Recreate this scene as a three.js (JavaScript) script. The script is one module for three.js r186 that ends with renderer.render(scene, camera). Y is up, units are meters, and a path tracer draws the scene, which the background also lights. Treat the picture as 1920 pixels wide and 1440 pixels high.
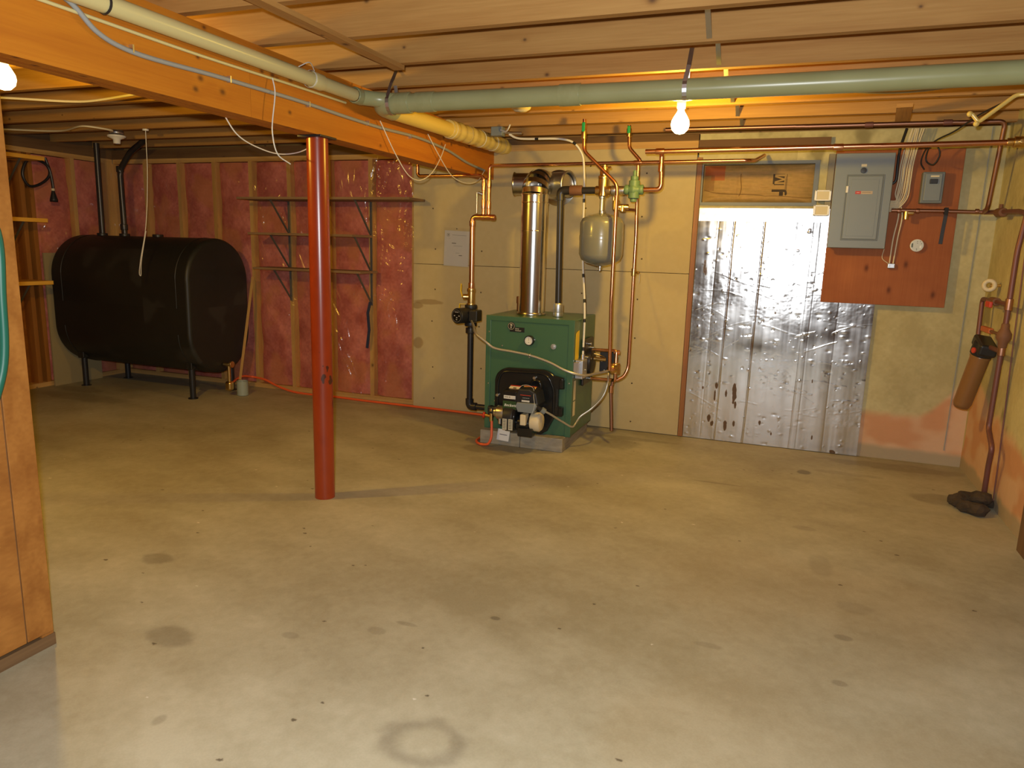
import * as THREE from 'three';
import { RoundedBoxGeometry } from 'three/addons/geometries/RoundedBoxGeometry.js';
import { mergeGeometries, mergeVertices } from 'three/addons/utils/BufferGeometryUtils.js';

// ------------------------------------------------------------------ camera, lights, exposure
const R = Math.PI / 180;
const scene = new THREE.Scene();
scene.background = new THREE.Color(0x000000);
const camera = new THREE.PerspectiveCamera(56.33, 4 / 3, 0.05, 60);
camera.position.set(0, 1.3, 5.12);
camera.rotation.order = 'YXZ';
camera.rotation.set(-10.74 * R, 20.44 * R, 1.6 * R);
const renderer = new THREE.WebGLRenderer({ antialias: true });
renderer.toneMapping = THREE.LinearToneMapping;
renderer.toneMappingExposure = 1.0;
renderer.shadowMap.enabled = true;
renderer.shadowMap.type = THREE.PCFSoftShadowMap;

// the photographer's flash: beside and above the lens, aimed where the camera looks
const flash = new THREE.SpotLight(new THREE.Color(0.98, 1, 1), 19.5, 0, 68 * R, 0.45, 2);
flash.position.set(-0.06, 1.39, 5.1);
flash.target.position.set(-1.85, 0.32, 0.1);
flash.castShadow = true; flash.shadow.radius = 1.0; flash.shadow.mapSize.set(2048, 2048);
scene.add(flash, flash.target);
const BULB_COLOR = new THREE.Color(1, 0.62, 0.07);
const BULB_POWER = [3.5, 4.2];          // hanging bulb near the boiler, bulb behind the partition

// ------------------------------------------------------------------ helpers
let seed = 7;
function rnd() { seed = (seed + 0x6D2B79F5) | 0; let t = Math.imul(seed ^ (seed >>> 15), 1 | seed); t = (t + Math.imul(t ^ (t >>> 7), 61 | t)) ^ t; return ((t ^ (t >>> 14)) >>> 0) / 4294967296; }
const rr = (a, b) => a + (b - a) * rnd();
const V = (x, y, z) => new THREE.Vector3(x, y, z);
const lerp = (a, b, t) => a + (b - a) * t;
const sm = (a, b, x) => { const t = Math.min(1, Math.max(0, (x - a) / (b - a))); return t * t * (3 - 2 * t); };
function hash(x, y, s) { let h = Math.imul(x, 374761393) ^ Math.imul(y, 668265263) ^ Math.imul(s, 1274126177); h = Math.imul(h ^ (h >>> 13), 1103515245); h ^= h >>> 16; return (h >>> 0) / 4294967296; }
function vn(x, y, s = 1, px = 0, py = 0) {
  let x0 = Math.floor(x), y0 = Math.floor(y); const fx = x - x0, fy = y - y0, u = fx * fx * (3 - 2 * fx), v = fy * fy * (3 - 2 * fy);
  let x1 = x0 + 1, y1 = y0 + 1;
  if (px) { x0 = ((x0 % px) + px) % px; x1 = ((x1 % px) + px) % px; } if (py) { y0 = ((y0 % py) + py) % py; y1 = ((y1 % py) + py) % py; }
  return lerp(lerp(hash(x0, y0, s), hash(x1, y0, s), u), lerp(hash(x0, y1, s), hash(x1, y1, s), u), v);
}
function fbm(x, y, o = 4, s = 1, px = 0, py = 0) { let a = 0.5, r = 0, n = 0; for (let i = 0; i < o; i++) { r += a * vn(x, y, s + i, px, py); n += a; x *= 2; y *= 2; px *= 2; py *= 2; a *= 0.5; } return r / n; }
function tex(w, h, fn, rx = 1, ry = 1, srgb = true) {
  const d = new Uint8Array(w * h * 4);
  for (let j = 0; j < h; j++) for (let i = 0; i < w; i++) {
    const c = fn((i + 0.5) / w, (j + 0.5) / h), k = 4 * (j * w + i);
    if (typeof c === 'number') { const v = Math.max(0, Math.min(255, c * 255)); d[k] = d[k + 1] = d[k + 2] = v; } else for (let q = 0; q < 3; q++) d[k + q] = Math.max(0, Math.min(255, c[q] * 255));
    d[k + 3] = 255;
  }
  const t = new THREE.DataTexture(d, w, h, THREE.RGBAFormat);
  t.wrapS = t.wrapT = THREE.RepeatWrapping; t.magFilter = THREE.LinearFilter; t.minFilter = THREE.LinearMipmapLinearFilter; t.generateMipmaps = true;
  if (srgb) t.colorSpace = THREE.SRGBColorSpace; t.repeat.set(rx, ry); t.needsUpdate = true; return t;
}
function canvasTex(w, h, draw) {
  const c = document.createElement('canvas'); c.width = w; c.height = h; draw(c.getContext('2d'), w, h);
  const t = new THREE.CanvasTexture(c); t.colorSpace = THREE.SRGBColorSpace; return t;
}
const mix3 = (a, b, t) => [lerp(a[0], b[0], t), lerp(a[1], b[1], t), lerp(a[2], b[2], t)];
const std = (color, roughness = 0.7, metalness = 0, extra = {}) => { const m = new THREE.MeshPhysicalMaterial({ roughness, metalness, ...extra }); if (Array.isArray(color)) m.color.setRGB(...color); else m.color.set(color); return m; };

const taken = {};
function numbered(n) { const k = taken[n] = (taken[n] ?? -1) + 1; return k ? `${n}_${String(k).padStart(3, '0')}` : n; }
const things = [];
function thing(name, label, category, group) { const g = new THREE.Group(); g.name = numbered(name); g.userData = { label, category }; if (group) g.userData.group = group; scene.add(g); things.push(g); return g; }
function struct(name, label) { const g = new THREE.Group(); g.name = numbered(name); g.userData = { kind: 'structure', label, category: name.split('_')[0] }; scene.add(g); things.push(g); return g; }
function part(parent, name, geo, mat, label) {
  if (Array.isArray(geo)) geo = merge(geo);
  const m = new THREE.Mesh(geo, mat); m.name = name; m.castShadow = m.receiveShadow = true; if (label) m.userData.label = label; parent.add(m); return m;
}
function merge(list) { return mergeGeometries(list.map(g => { const q = g.index ? g.toNonIndexed() : g; for (const k of Object.keys(q.attributes)) if (!['position', 'normal', 'uv'].includes(k)) q.deleteAttribute(k); return q; })); }
// box with uv in metres, the longest side along u
function bx(x0, x1, y0, y1, z0, z1, seedOff = true) {
  const w = x1 - x0, h = y1 - y0, d = z1 - z0, g = new THREE.BoxGeometry(w, h, d), p = g.attributes.position, n = g.attributes.normal, uv = g.attributes.uv, S = [w, h, d];
  const ou = seedOff ? rnd() * 7 : 0, ov = seedOff ? rnd() * 7 : 0;
  for (let i = 0; i < p.count; i++) {
    const a = [0, 1, 2].filter(k => Math.abs(n.getComponent(i, k)) < 0.5).sort((q, r) => S[r] - S[q]);
    uv.setXY(i, p.getComponent(i, a[0]) + ou, p.getComponent(i, a[1]) + ov + n.getComponent(i, 0) * 0.13 + n.getComponent(i, 1) * 0.29);
  }
  g.translate((x0 + x1) / 2, (y0 + y1) / 2, (z0 + z1) / 2); return g;
}
const cbx = (cx, cy, cz, w, h, d) => bx(cx - w / 2, cx + w / 2, cy - h / 2, cy + h / 2, cz - d / 2, cz + d / 2);
function rbx(x0, x1, y0, y1, z0, z1, r = 0.006, s = 3) { const g = new RoundedBoxGeometry(x1 - x0, y1 - y0, z1 - z0, s, Math.min(r, (x1 - x0) / 2.01, (y1 - y0) / 2.01, (z1 - z0) / 2.01)); g.translate((x0 + x1) / 2, (y0 + y1) / 2, (z0 + z1) / 2); return g; }
// swept round bar through points, corners rounded
function fillet(pts, r) {
  const P = pts.map(p => V(...p)); if (!r || P.length < 3) return P; const out = [P[0]];
  for (let i = 1; i < P.length - 1; i++) {
    const a = P[i - 1], b = P[i], c = P[i + 1], u = a.clone().sub(b), w = c.clone().sub(b), q = Math.min(r, u.length() * 0.48, w.length() * 0.48); u.normalize(); w.normalize();
    const s = b.clone().addScaledVector(u, q), e = b.clone().addScaledVector(w, q);
    for (let k = 0; k <= 6; k++) { const t = k / 6; out.push(s.clone().multiplyScalar((1 - t) * (1 - t)).addScaledVector(b, 2 * t * (1 - t)).addScaledVector(e, t * t)); }
  }
  out.push(P[P.length - 1]); return out;
}
function sweep(pts, rad, seg = 12, caps = true) {
  const n = pts.length, pos = [], uv = [], idx = []; let N = null, len = 0;
  for (let i = 0; i < n; i++) {
    const T = (i < n - 1 ? pts[i + 1].clone().sub(pts[i]).normalize() : V(0, 0, 0)); if (i > 0) T.add(pts[i].clone().sub(pts[i - 1]).normalize()); T.normalize();
    if (!N) { N = Math.abs(T.y) < 0.9 ? V(0, 1, 0) : V(1, 0, 0); } N.addScaledVector(T, -N.dot(T)).normalize();
    const B = T.clone().cross(N); if (i) len += pts[i].distanceTo(pts[i - 1]); const r = typeof rad === 'function' ? rad(i / (n - 1), i) : rad;
    for (let k = 0; k <= seg; k++) { const a = k / seg * 2 * Math.PI; const q = pts[i].clone().addScaledVector(N, Math.cos(a) * r).addScaledVector(B, Math.sin(a) * r); pos.push(q.x, q.y, q.z); uv.push(len, k / seg * r * 6.28); }
  }
  for (let i = 0; i < n - 1; i++) for (let k = 0; k < seg; k++) { const a = i * (seg + 1) + k, b = a + seg + 1; idx.push(a, b, a + 1, b, b + 1, a + 1); }
  if (caps) for (const [i, f] of [[0, 1], [n - 1, 0]]) {
    const c = pos.length / 3; pos.push(pts[i].x, pts[i].y, pts[i].z); uv.push(0, 0);
    for (let k = 0; k <= seg; k++) { const o = 3 * (i * (seg + 1) + k); pos.push(pos[o], pos[o + 1], pos[o + 2]); uv.push(0, 0); }
    for (let k = 0; k < seg; k++) f ? idx.push(c, c + 1 + k, c + 2 + k) : idx.push(c, c + 2 + k, c + 1 + k);
  }
  const g = new THREE.BufferGeometry(); g.setAttribute('position', new THREE.Float32BufferAttribute(pos, 3)); g.setAttribute('uv', new THREE.Float32BufferAttribute(uv, 2)); g.setIndex(idx); g.computeVertexNormals(); return g;
}
const pipe = (pts, r, fr = r * 2.2, seg = 12) => sweep(fillet(pts, fr), r, seg);
// smooth cord through points
function cord(pts, r, n = 40, seg = 8) { const c = new THREE.CatmullRomCurve3(pts.map(p => V(...p)), false, 'centripetal'); return sweep(c.getPoints(n), r, seg); }
// lathe about an axis through a base point; profile [[radius, height], ...]
function lathe(prof, base, axis = [0, 1, 0], seg = 24) {
  const g = new THREE.LatheGeometry(prof.map(p => new THREE.Vector2(Math.max(p[0], 1e-4), p[1])), seg); const q = new THREE.Quaternion().setFromUnitVectors(V(0, 1, 0), V(...axis).normalize()); g.applyQuaternion(q); g.translate(...base); return g;
}
const cyl = (r, h, base, axis = [0, 1, 0], seg = 20, b = Math.min(r, h) * 0.12) => lathe([[0, 0], [r - b, 0], [r, b], [r, h - b], [r - b, h], [0, h]], base, axis, seg);
const hex = (r, h, base, axis) => cyl(r, h, base, axis, 6, r * 0.08);
function extr(shape, depth, bevel = 0, seg = 2) { return new THREE.ExtrudeGeometry(shape, { depth, bevelEnabled: bevel > 0, bevelSize: bevel, bevelThickness: bevel, bevelSegments: seg, curveSegments: 16 }); }
function poly(pts, z0, z1, bevel = 0) { const s = new THREE.Shape(pts.map(p => new THREE.Vector2(...p))); const g = extr(s, z1 - z0 - 2 * bevel, bevel); g.translate(0, 0, z0 + bevel); return g; }
// flat quad facing +z (a print)
function quadZ(x0, x1, y0, y1, z) { const g = new THREE.PlaneGeometry(x1 - x0, y1 - y0); g.translate((x0 + x1) / 2, (y0 + y1) / 2, z); return g; }
// thin strip along points (metal strap), width across dir
function strap(pts, width, dir, th = 0.0012) {
  const P = pts.map(p => V(...p)), D = V(...dir).normalize(), list = [];
  for (let i = 0; i < P.length - 1; i++) {
    const t = P[i + 1].clone().sub(P[i]), L = t.length(); t.normalize(); const nrm = t.clone().cross(D).normalize(); const g = new THREE.BoxGeometry(L + th, width, th);
    const m = new THREE.Matrix4().makeBasis(t, nrm.clone().cross(t).normalize(), nrm); g.applyMatrix4(m); const c = P[i].clone().add(P[i + 1]).multiplyScalar(0.5); g.translate(c.x, c.y, c.z); list.push(g);
  }
  return merge(list);
}

// ------------------------------------------------------------------ materials
function woodTex(light, dark, knots, s, gr = 1) {
  const K = []; for (let i = 0; i < knots; i++) K.push([rnd() * 2, rnd() * 0.5, rr(0.005, 0.012)]);
  return tex(1024, 256, (u, v) => {
    const x = u * 2, y = v * 0.5; let w = y * 40 * gr + 5 * fbm(u * 4, v * 4, 3, s, 4, 4);
    let kd = 0; for (const [kx, ky, r] of K) { let dx = Math.abs(x - kx); dx = Math.min(dx, 2 - dx); let dy = Math.abs(y - ky); dy = Math.min(dy, 0.5 - dy); const d = Math.hypot(dx * 0.75, dy) / r; w += 2.2 * Math.exp(-d * d * 0.25); kd = Math.max(kd, Math.exp(-d * d * 1.2)); }
    const ring = Math.pow(0.5 + 0.5 * Math.sin(w * 1.3), 2), fine = fbm(u * 16, v * 128, 3, s + 9, 16, 128), broad = fbm(u * 3, v * 6, 3, s + 20, 3, 6);
    const t = Math.min(1, 0.28 * ring + 0.45 * fine + 0.5 * (broad - 0.3));
    return mix3(mix3(light, dark, t), [dark[0] * 0.42, dark[1] * 0.36, dark[2] * 0.33], kd * 0.7);
  }, 0.5, 2);
}
const grainBump = tex(512, 128, (u, v) => fbm(u * 8, v * 64, 3, 77, 8, 64), 0.5, 2, false);
const M = {};
M.joist = [1, 2, 3].map(i => std([1, 1, 1], 0.72, 0, { map: woodTex([0.735, 0.56, 0.31], [0.61, 0.42, 0.19], 8, 10 * i), bumpMap: grainBump, bumpScale: 0.001 }));
M.beam = std([1, 1, 1], 0.65, 0, { map: woodTex([0.79, 0.5, 0.1], [0.68, 0.38, 0.045], 30, 71), bumpMap: grainBump, bumpScale: 0.001 });
M.stud = std([1, 1, 1], 0.75, 0, { map: woodTex([0.86, 0.7, 0.44], [0.72, 0.54, 0.3], 5, 91) });
M.panel = std([1, 1, 1], 0.5, 0, { map: woodTex([0.68, 0.46, 0.21], [0.52, 0.31, 0.11], 2, 111), bumpMap: grainBump, bumpScale: 0.0006 });
M.shelf = std([1, 1, 1], 0.8, 0, { map: woodTex([0.62, 0.5, 0.36], [0.45, 0.34, 0.23], 3, 131) });
M.shelfYellow = std([1, 1, 1], 0.7, 0, { map: woodTex([0.97, 0.76, 0.3], [0.9, 0.64, 0.2], 3, 141) });
M.oldwood = std([1, 1, 1], 0.85, 0, { map: woodTex([0.5, 0.38, 0.24], [0.34, 0.24, 0.14], 4, 151) });
M.darkwood = std([0.16, 0.085, 0.04], 0.8);
M.ply = std([1, 1, 1], 0.75, 0, { map: tex(512, 512, (u, v) => { const a = fbm(u * 3, v * 10, 4, 5), f = fbm(u * 120, v * 8, 2, 6), k = Math.exp(-(((u - 0.2) * 9) ** 2 + ((v - 0.2) * 6) ** 2) * 3) * 0.3; let k2 = 0; for (const [a2, b2] of [[0.66, 0.27], [0.9, 0.08], [0.35, 0.24], [0.55, 0.1]]) k2 = Math.max(k2, Math.exp(-(((u - a2) * 60) ** 2 + ((v - b2) * 45) ** 2))); return mix3(mix3(mix3([0.65, 0.385, 0.22], [0.55, 0.295, 0.15], a * 0.8 + f * 0.4 - 0.2), [0.75, 0.47, 0.27], k), [0.33, 0.15, 0.07], k2 * 0.8); }) });
M.plyEdge = std([0.4, 0.2, 0.09], 0.85);
// floor: 7.6 m square, x -6.3..1.3, z -0.3..7.3
const FX = -6.35, FZ = -0.35, FS = 7.7;
const stains = [[-2.32, 3.03, 0.085, 0.055, 0.5], [-1.8, 3.46, 0.105, 0.06, 0.55], [-0.86, 2.92, 0.018, 0.012, 0.9], [0.21, 0.53, 0.04, 0.05, 1.0], [0.19, 1.52, 0.06, 0.03, 0.3], [0.3, 2.56, 0.03, 0.02, 0.55], [0.27, 2.86, 0.025, 0.018, 0.5], [-0.28, 0.985, 0.14, 0.012, 0.5], [-1.13, 3.08, 0.04, 0.012, 0.4], [-0.13, 2.8, 0.06, 0.02, 0.3], [-1.2, 3.16, 0.03, 0.02, 0.3], [0.36, 2.3, 0.07, 0.05, 0.25], [0.25, 1.95, 0.05, 0.12, 0.22], [-1.72, 0.92, 0.2, 0.1, 0.62], [-1.5, 0.82, 0.26, 0.06, 0.5], [-0.98, 0.4, 0.16, 0.14, 0.4], [-0.93, 0.22, 0.3, 0.05, 0.45], [0.75, 0.16, 0.42, 0.09, 0.45], [0.95, 0.75, 0.2, 0.1, 0.5], [0.5, 0.45, 0.2, 0.04, 0.25], [-5.3, 0.95, 0.5, 0.12, 0.3], [-5.6, 0.75, 0.3, 0.1, 0.4], [-2.2, 0.1, 0.9, 0.05, 0.4], [-3.6, 0.12, 0.5, 0.06, 0.35], [-1.9, 2.05, 0.25, 0.1, 0.14], [0.65, 1.0, 0.3, 0.05, 0.15], [1.0, 2.3, 0.3, 0.4, 0.2], [-2.5, 3.9, 0.2, 0.15, 0.15], [-1.5, 3.8, 0.02, 0.03, 0.4], [-1.45, 3.3, 0.03, 0.018, 0.35]];
const flecks = []; for (let i = 0; i < 150; i++) flecks.push([rr(-5.8, 1.1), rr(0.3, 4.4), rr(0.002, 0.006), rnd() < 0.3 ? 1 : -1]);
const floorMap = (() => {
  const n = 2048, d = new Uint8Array(n * n * 4), W = n / FS;
  const acc = new Float32Array(n * n), fl = new Float32Array(n * n);
  for (const [sx, sz, rx, rz, a] of stains) {
    const i0 = Math.max(0, Math.floor((sx - 1.6 * rx - FX) * W)), i1 = Math.min(n - 1, Math.ceil((sx + 1.6 * rx - FX) * W)), j0 = Math.max(0, Math.floor((sz - 1.6 * rz - FZ) * W)), j1 = Math.min(n - 1, Math.ceil((sz + 1.6 * rz - FZ) * W));
    for (let j = j0; j <= j1; j++) for (let i = i0; i <= i1; i++) { const x = i / W + FX, z = j / W + FZ; const q = Math.hypot((x - sx) / rx, (z - sz) / rz) + 0.75 * (fbm(x * 9 + sx * 5, z * 9, 4, 31) - 0.5); const k = a * (1 - sm(0.72, 1.1, q)); acc[j * n + i] = Math.max(acc[j * n + i], k); }
  }
  { const sx = -0.79, sz = 3.6; for (let j = 0; j < n; j++) for (let i = Math.floor((sx - 0.3 - FX) * W); i < (sx + 0.3 - FX) * W; i++) { const x = i / W + FX, z = j / W + FZ; if (Math.abs(z - sz) > 0.3) continue; const q = Math.hypot((x - sx) / 0.095, (z - sz) / 0.075) + 0.6 * (fbm(x * 14, z * 14, 3, 8) - 0.5); const k = 0.55 * Math.exp(-((q - 1) ** 2) * 12) * (0.4 + fbm(x * 10, z * 10, 2, 3)); acc[j * n + i] = Math.max(acc[j * n + i], k); } }
  for (const [x, z, r, s] of flecks) { const i0 = (x - FX) * W, j0 = (z - FZ) * W, q = r * W; for (let j = Math.floor(j0 - q); j <= j0 + q; j++) for (let i = Math.floor(i0 - 1.6 * q); i <= i0 + 1.6 * q; i++) if (i >= 0 && j >= 0 && i < n && j < n && Math.hypot((i - i0) / 1.6, j - j0) <= q * (0.7 + 0.5 * hash(i, j, 3))) fl[j * n + i] = s; }
  for (let j = 0; j < n; j++) for (let i = 0; i < n; i++) {
    const x = i / W + FX, z = j / W + FZ;
    const a = fbm(x * 1.1, z * 1.1, 4, 1), b = fbm(x * 5 + 3, z * 7, 4, 2), f = fbm(x * 40, z * 40, 2, 4), sw = fbm(x * 1.2 + z * 0.7, z * 4 - x * 1.4, 3, 6), g = hash(i, j, 9);
    let c = mix3([0.725, 0.7, 0.61], [0.6, 0.565, 0.465], Math.max(0, Math.min(1, 0.5 + 1.3 * (a - 0.5) + 0.7 * (b - 0.5) + 0.35 * (f - 0.5) + 0.75 * (sw - 0.5))));
    const rust = sm(0.56, 0.72, fbm(x * 0.9 + 11, z * 0.9 + 4, 4, 15)) * 0.22; c = mix3(c, [0.6, 0.51, 0.36], rust);
    c = mix3(c, [0.3, 0.265, 0.215], 0.46 * acc[j * n + i]);
    const F = fl[j * n + i]; if (F > 0) c = mix3(c, [0.9, 0.88, 0.84], 0.75); else if (F < 0) c = mix3(c, [0.22, 0.18, 0.14], 0.6);
    const k = 4 * (j * n + i); for (let q = 0; q < 3; q++) d[k + q] = Math.max(0, Math.min(255, 255 * (c[q] + 0.025 * (g - 0.5)))); d[k + 3] = 255;
  }
  const t = new THREE.DataTexture(d, n, n, THREE.RGBAFormat); t.magFilter = THREE.LinearFilter; t.minFilter = THREE.LinearMipmapLinearFilter; t.generateMipmaps = true; t.colorSpace = THREE.SRGBColorSpace; t.needsUpdate = true; return t;
})();
const speckBump = tex(512, 512, (u, v) => fbm(u * 32, v * 32, 4, 55, 32, 32), 1, 1, false);
M.floor = std([1, 1, 1], 0.62, 0, { map: floorMap });
// concrete of the right part of the back wall; uv in metres (x, y)
function concreteTex(pinkTop, s) {
  return tex(1024, 1024, (u, v) => {           // covers 2.2 m
    const x = u * 2.2, y = v * 2.2, a = fbm(x * 2, y * 2, 4, s), b = fbm(x * 9, y * 7, 4, s + 3), f = fbm(x * 50, y * 50, 2, s + 5);
    let c = mix3([0.83, 0.79, 0.6], [0.7, 0.65, 0.47], Math.max(0, Math.min(1, 0.5 + (a - 0.5) * 1.5 + (b - 0.5) * 0.8 + (f - 0.5) * 0.4)));
    const st = sm(0.66, 0.74, fbm(x * 4 + 7, y * 3, 4, s + 8)); c = mix3(c, [0.42, 0.38, 0.26], st * 0.5);
    const edge = pinkTop(x) + 0.1 * (fbm(x * 6, y * 4, 3, s + 12) - 0.5); const pk = 1 - sm(edge - 0.05, edge + 0.02, y); c = mix3(c, mix3([0.84, 0.68, 0.54], [0.8, 0.58, 0.42], sm(0.4, 0.65, fbm(x * 4, y * 6, 3, s + 15))), pk * 0.95);
    const base = 1 - sm(0.06, 0.1, y + 0.04 * (fbm(x * 7, 1, 3, s + 18) - 0.5)); c = mix3(c, [0.66, 0.6, 0.49], base * 0.9);
    return c;
  }, 1 / 2.2, 1 / 2.2);
}
M.concBack = std([1, 1, 1], 0.85, 0, { map: concreteTex(x => 0.3 + 0.28 * sm(0.85, 1.15, x), 21), bumpMap: speckBump, bumpScale: 0.002 });
M.concSide = std([1, 1, 1], 0.85, 0, { map: concreteTex(x => 0.62 - 0.22 * x, 41), bumpMap: speckBump, bumpScale: 0.002 });
M.foundation = std([0.36, 0.33, 0.26], 0.9);
M.drywall = std([1, 1, 1], 0.85, 0, {
  map: tex(1024, 1024, (u, v) => {
    const x = u * 2.2, y = v * 2.2, a = fbm(x * 1.5, y * 1.5, 4, 61), b = fbm(x * 30, y * 30, 2, 62); let c = mix3([0.8, 0.73, 0.55], [0.73, 0.65, 0.465], Math.max(0, Math.min(1, 0.5 + (a - 0.5) * 1.4 + (b - 0.5) * 0.3)));
    for (const [sx, sy, rx, ry] of [[0.13, 0.86, 0.15, 0.022], [0.04, 0.83, 0.05, 0.03], [0.04, 0.53, 0.05, 0.05]]) { const q = Math.hypot((x - sx) / rx, (y - sy) / ry) + 0.5 * (fbm(x * 16, y * 16, 3, 66) - 0.5); c = mix3(c, [0.56, 0.45, 0.28], 0.5 * (1 - sm(0.75, 1.05, q))); }
    const gx = (x + 0.02) % 0.405, gy = (y + 0.08) % 0.3; if (Math.hypot(gx - 0.2 + 0.03 * (hash(Math.floor(x / 0.405), Math.floor(y / 0.3), 2) - 0.5), gy - 0.15 + 0.08 * (hash(Math.floor(x / 0.405), Math.floor(y / 0.3), 4) - 0.5)) < 0.0055) c = [0.3, 0.24, 0.16];
    return c;
  }, 1 / 2.2, 1 / 2.2)
});
M.pink = [0, 1, 2].map(i => std([1, 1, 1], 1, 0, { map: tex(256, 512, (u, v) => { const a = fbm(u * 3, v * 15, 4, 81 + i * 9), b = fbm(u * 22, v * 120, 2, 86 + i), p = sm(0.52, 0.72, fbm(u * 2 + 5, v * 9, 3, 88 + i)); return mix3(mix3([0.86, 0.53, 0.48], [0.66, 0.34, 0.31], Math.max(0, Math.min(1, 0.45 + 1.5 * (a - 0.5) + 0.5 * (b - 0.5)))), [0.78, 0.5, 0.33], p * 0.6); }) }));
M.film = std([0.97, 0.96, 0.93], 0.16, 0, { transmission: 1, thickness: 0, ior: 1.5, side: THREE.DoubleSide, specularIntensity: 1 });
M.copper = std([0.83, 0.42, 0.24], 0.26, 1);
M.copperOld = std([0.42, 0.22, 0.15], 0.42, 1);
M.copperDark = std([0.2, 0.085, 0.07], 0.5, 0.5);
M.brass = std([0.78, 0.55, 0.22], 0.28, 1);
M.iron = std([0.05, 0.046, 0.046], 0.36, 0.5);
M.rustIron = std([0.2, 0.09, 0.045], 0.7, 0.2);
M.black = std([0.018, 0.018, 0.02], 0.42);
M.blackGloss = std([0.012, 0.013, 0.014], 0.2);
M.steel = std([0.72, 0.72, 0.74], 0.32, 1);
M.flue = std([0.82, 0.81, 0.78], 0.2, 1);
M.flueDark = std([0.5, 0.48, 0.44], 0.26, 1);
M.galv = std([0.6, 0.62, 0.66], 0.42, 1);
M.green = std([0.05, 0.135, 0.075], 0.36, 0, { clearcoat: 0.3, clearcoatRoughness: 0.3 });
M.greenValve = std([0.12, 0.215, 0.12], 0.5);
M.greenHandle = std([0.01, 0.28, 0.08], 0.45);
M.tankGrey = std([0.2, 0.205, 0.18], 0.24, 0, { clearcoat: 0.5, clearcoatRoughness: 0.12 });
M.panelGrey = std([0.205, 0.235, 0.245], 0.42);
M.panelGrey2 = std([0.16, 0.18, 0.185], 0.45);
M.white = std([0.8, 0.79, 0.75], 0.45);
M.bright = std([0.94, 0.94, 0.93], 0.35);
M.cream = std([0.7, 0.6, 0.4], 0.5);
M.cable = std([0.72, 0.63, 0.43], 0.5);
M.cableWhite = std([0.75, 0.73, 0.66], 0.45);
M.greyCable = std([0.32, 0.33, 0.31], 0.55);
M.pvc = std([1, 1, 1], 0.3, 0, { map: tex(256, 64, (u, v) => mix3([0.66, 0.67, 0.49], [0.61, 0.615, 0.43], fbm(u * 8, v * 4, 3, 201, 8, 4)), 1, 4) });
M.pvcYellow = std([0.66, 0.58, 0.27], 0.28);
M.pvcAmber = std([0.74, 0.56, 0.13], 0.32);
M.wrap = std([0.74, 0.58, 0.18], 0.2, 0, { clearcoat: 0.5 });
M.redPost = std([1, 1, 1], 0.3, 0, { clearcoat: 0.35, clearcoatRoughness: 0.25, map: tex(256, 1024, (u, v) => { const a = fbm(u * 6, v * 24, 4, 211, 6, 24), chip = sm(0.7, 0.72, fbm(u * 7 + 2, v * 34 + 1, 3, 214)) * sm(0.2, 0.3, v) * (1 - sm(0.42, 0.5, v)); return mix3(mix3([0.62, 0.23, 0.085], [0.56, 0.19, 0.065], a), [0.3, 0.14, 0.09], chip); }) });
M.tankBlack = std([1, 1, 1], 0.5, 0, { map: tex(512, 512, (u, v) => { const a = fbm(u * 5, v * 5, 4, 221), b = sm(0.6, 0.7, fbm(u * 4 + 9, v * 4, 4, 224)); return mix3(mix3([0.135, 0.137, 0.125], [0.1, 0.1, 0.092], a), [0.24, 0.235, 0.22], b * 0.5); }, 0.6, 0.6) });
M.red = std([0.55, 0.05, 0.025], 0.45);
M.orangeHose = std([0.85, 0.13, 0.035], 0.4);
M.greenHose = std([0.01, 0.13, 0.085], 0.45);
M.amberBowl = std([0.24, 0.115, 0.04], 0.3);
M.conduit = std([0.55, 0.53, 0.47], 0.4, 0.7);
M.slab = std([1, 1, 1], 0.9, 0, { map: tex(256, 256, (u, v) => mix3([0.66, 0.63, 0.56], [0.53, 0.5, 0.44], fbm(u * 6, v * 6, 4, 231, 6, 6))), bumpMap: speckBump, bumpScale: 0.001 });
M.dirt = std([1, 1, 1], 1, 0, { map: tex(256, 256, (u, v) => mix3([0.34, 0.28, 0.21], [0.16, 0.13, 0.1], fbm(u * 5, v * 5, 4, 241))) });
M.subfloor = std([1, 1, 1], 0.8, 0, { map: tex(256, 256, (u, v) => mix3([0.7, 0.56, 0.36], [0.56, 0.42, 0.25], fbm(u * 12, v * 4, 4, 251, 12, 4))) });
M.screw = std([0.75, 0.74, 0.7], 0.3, 1);
M.label = std([0.75, 0.66, 0.45], 0.6);
M.yellowTag = std([0.85, 0.6, 0.02], 0.55);
M.clear = std([0.97, 0.97, 0.97], 0.12, 0, { transmission: 1, thickness: 0, ior: 1.45, side: THREE.DoubleSide });
M.glowBulb = std([1, 1, 1], 0.4, 0, { emissive: new THREE.Color(1, 0.72, 0.34), emissiveIntensity: 9 });

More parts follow.
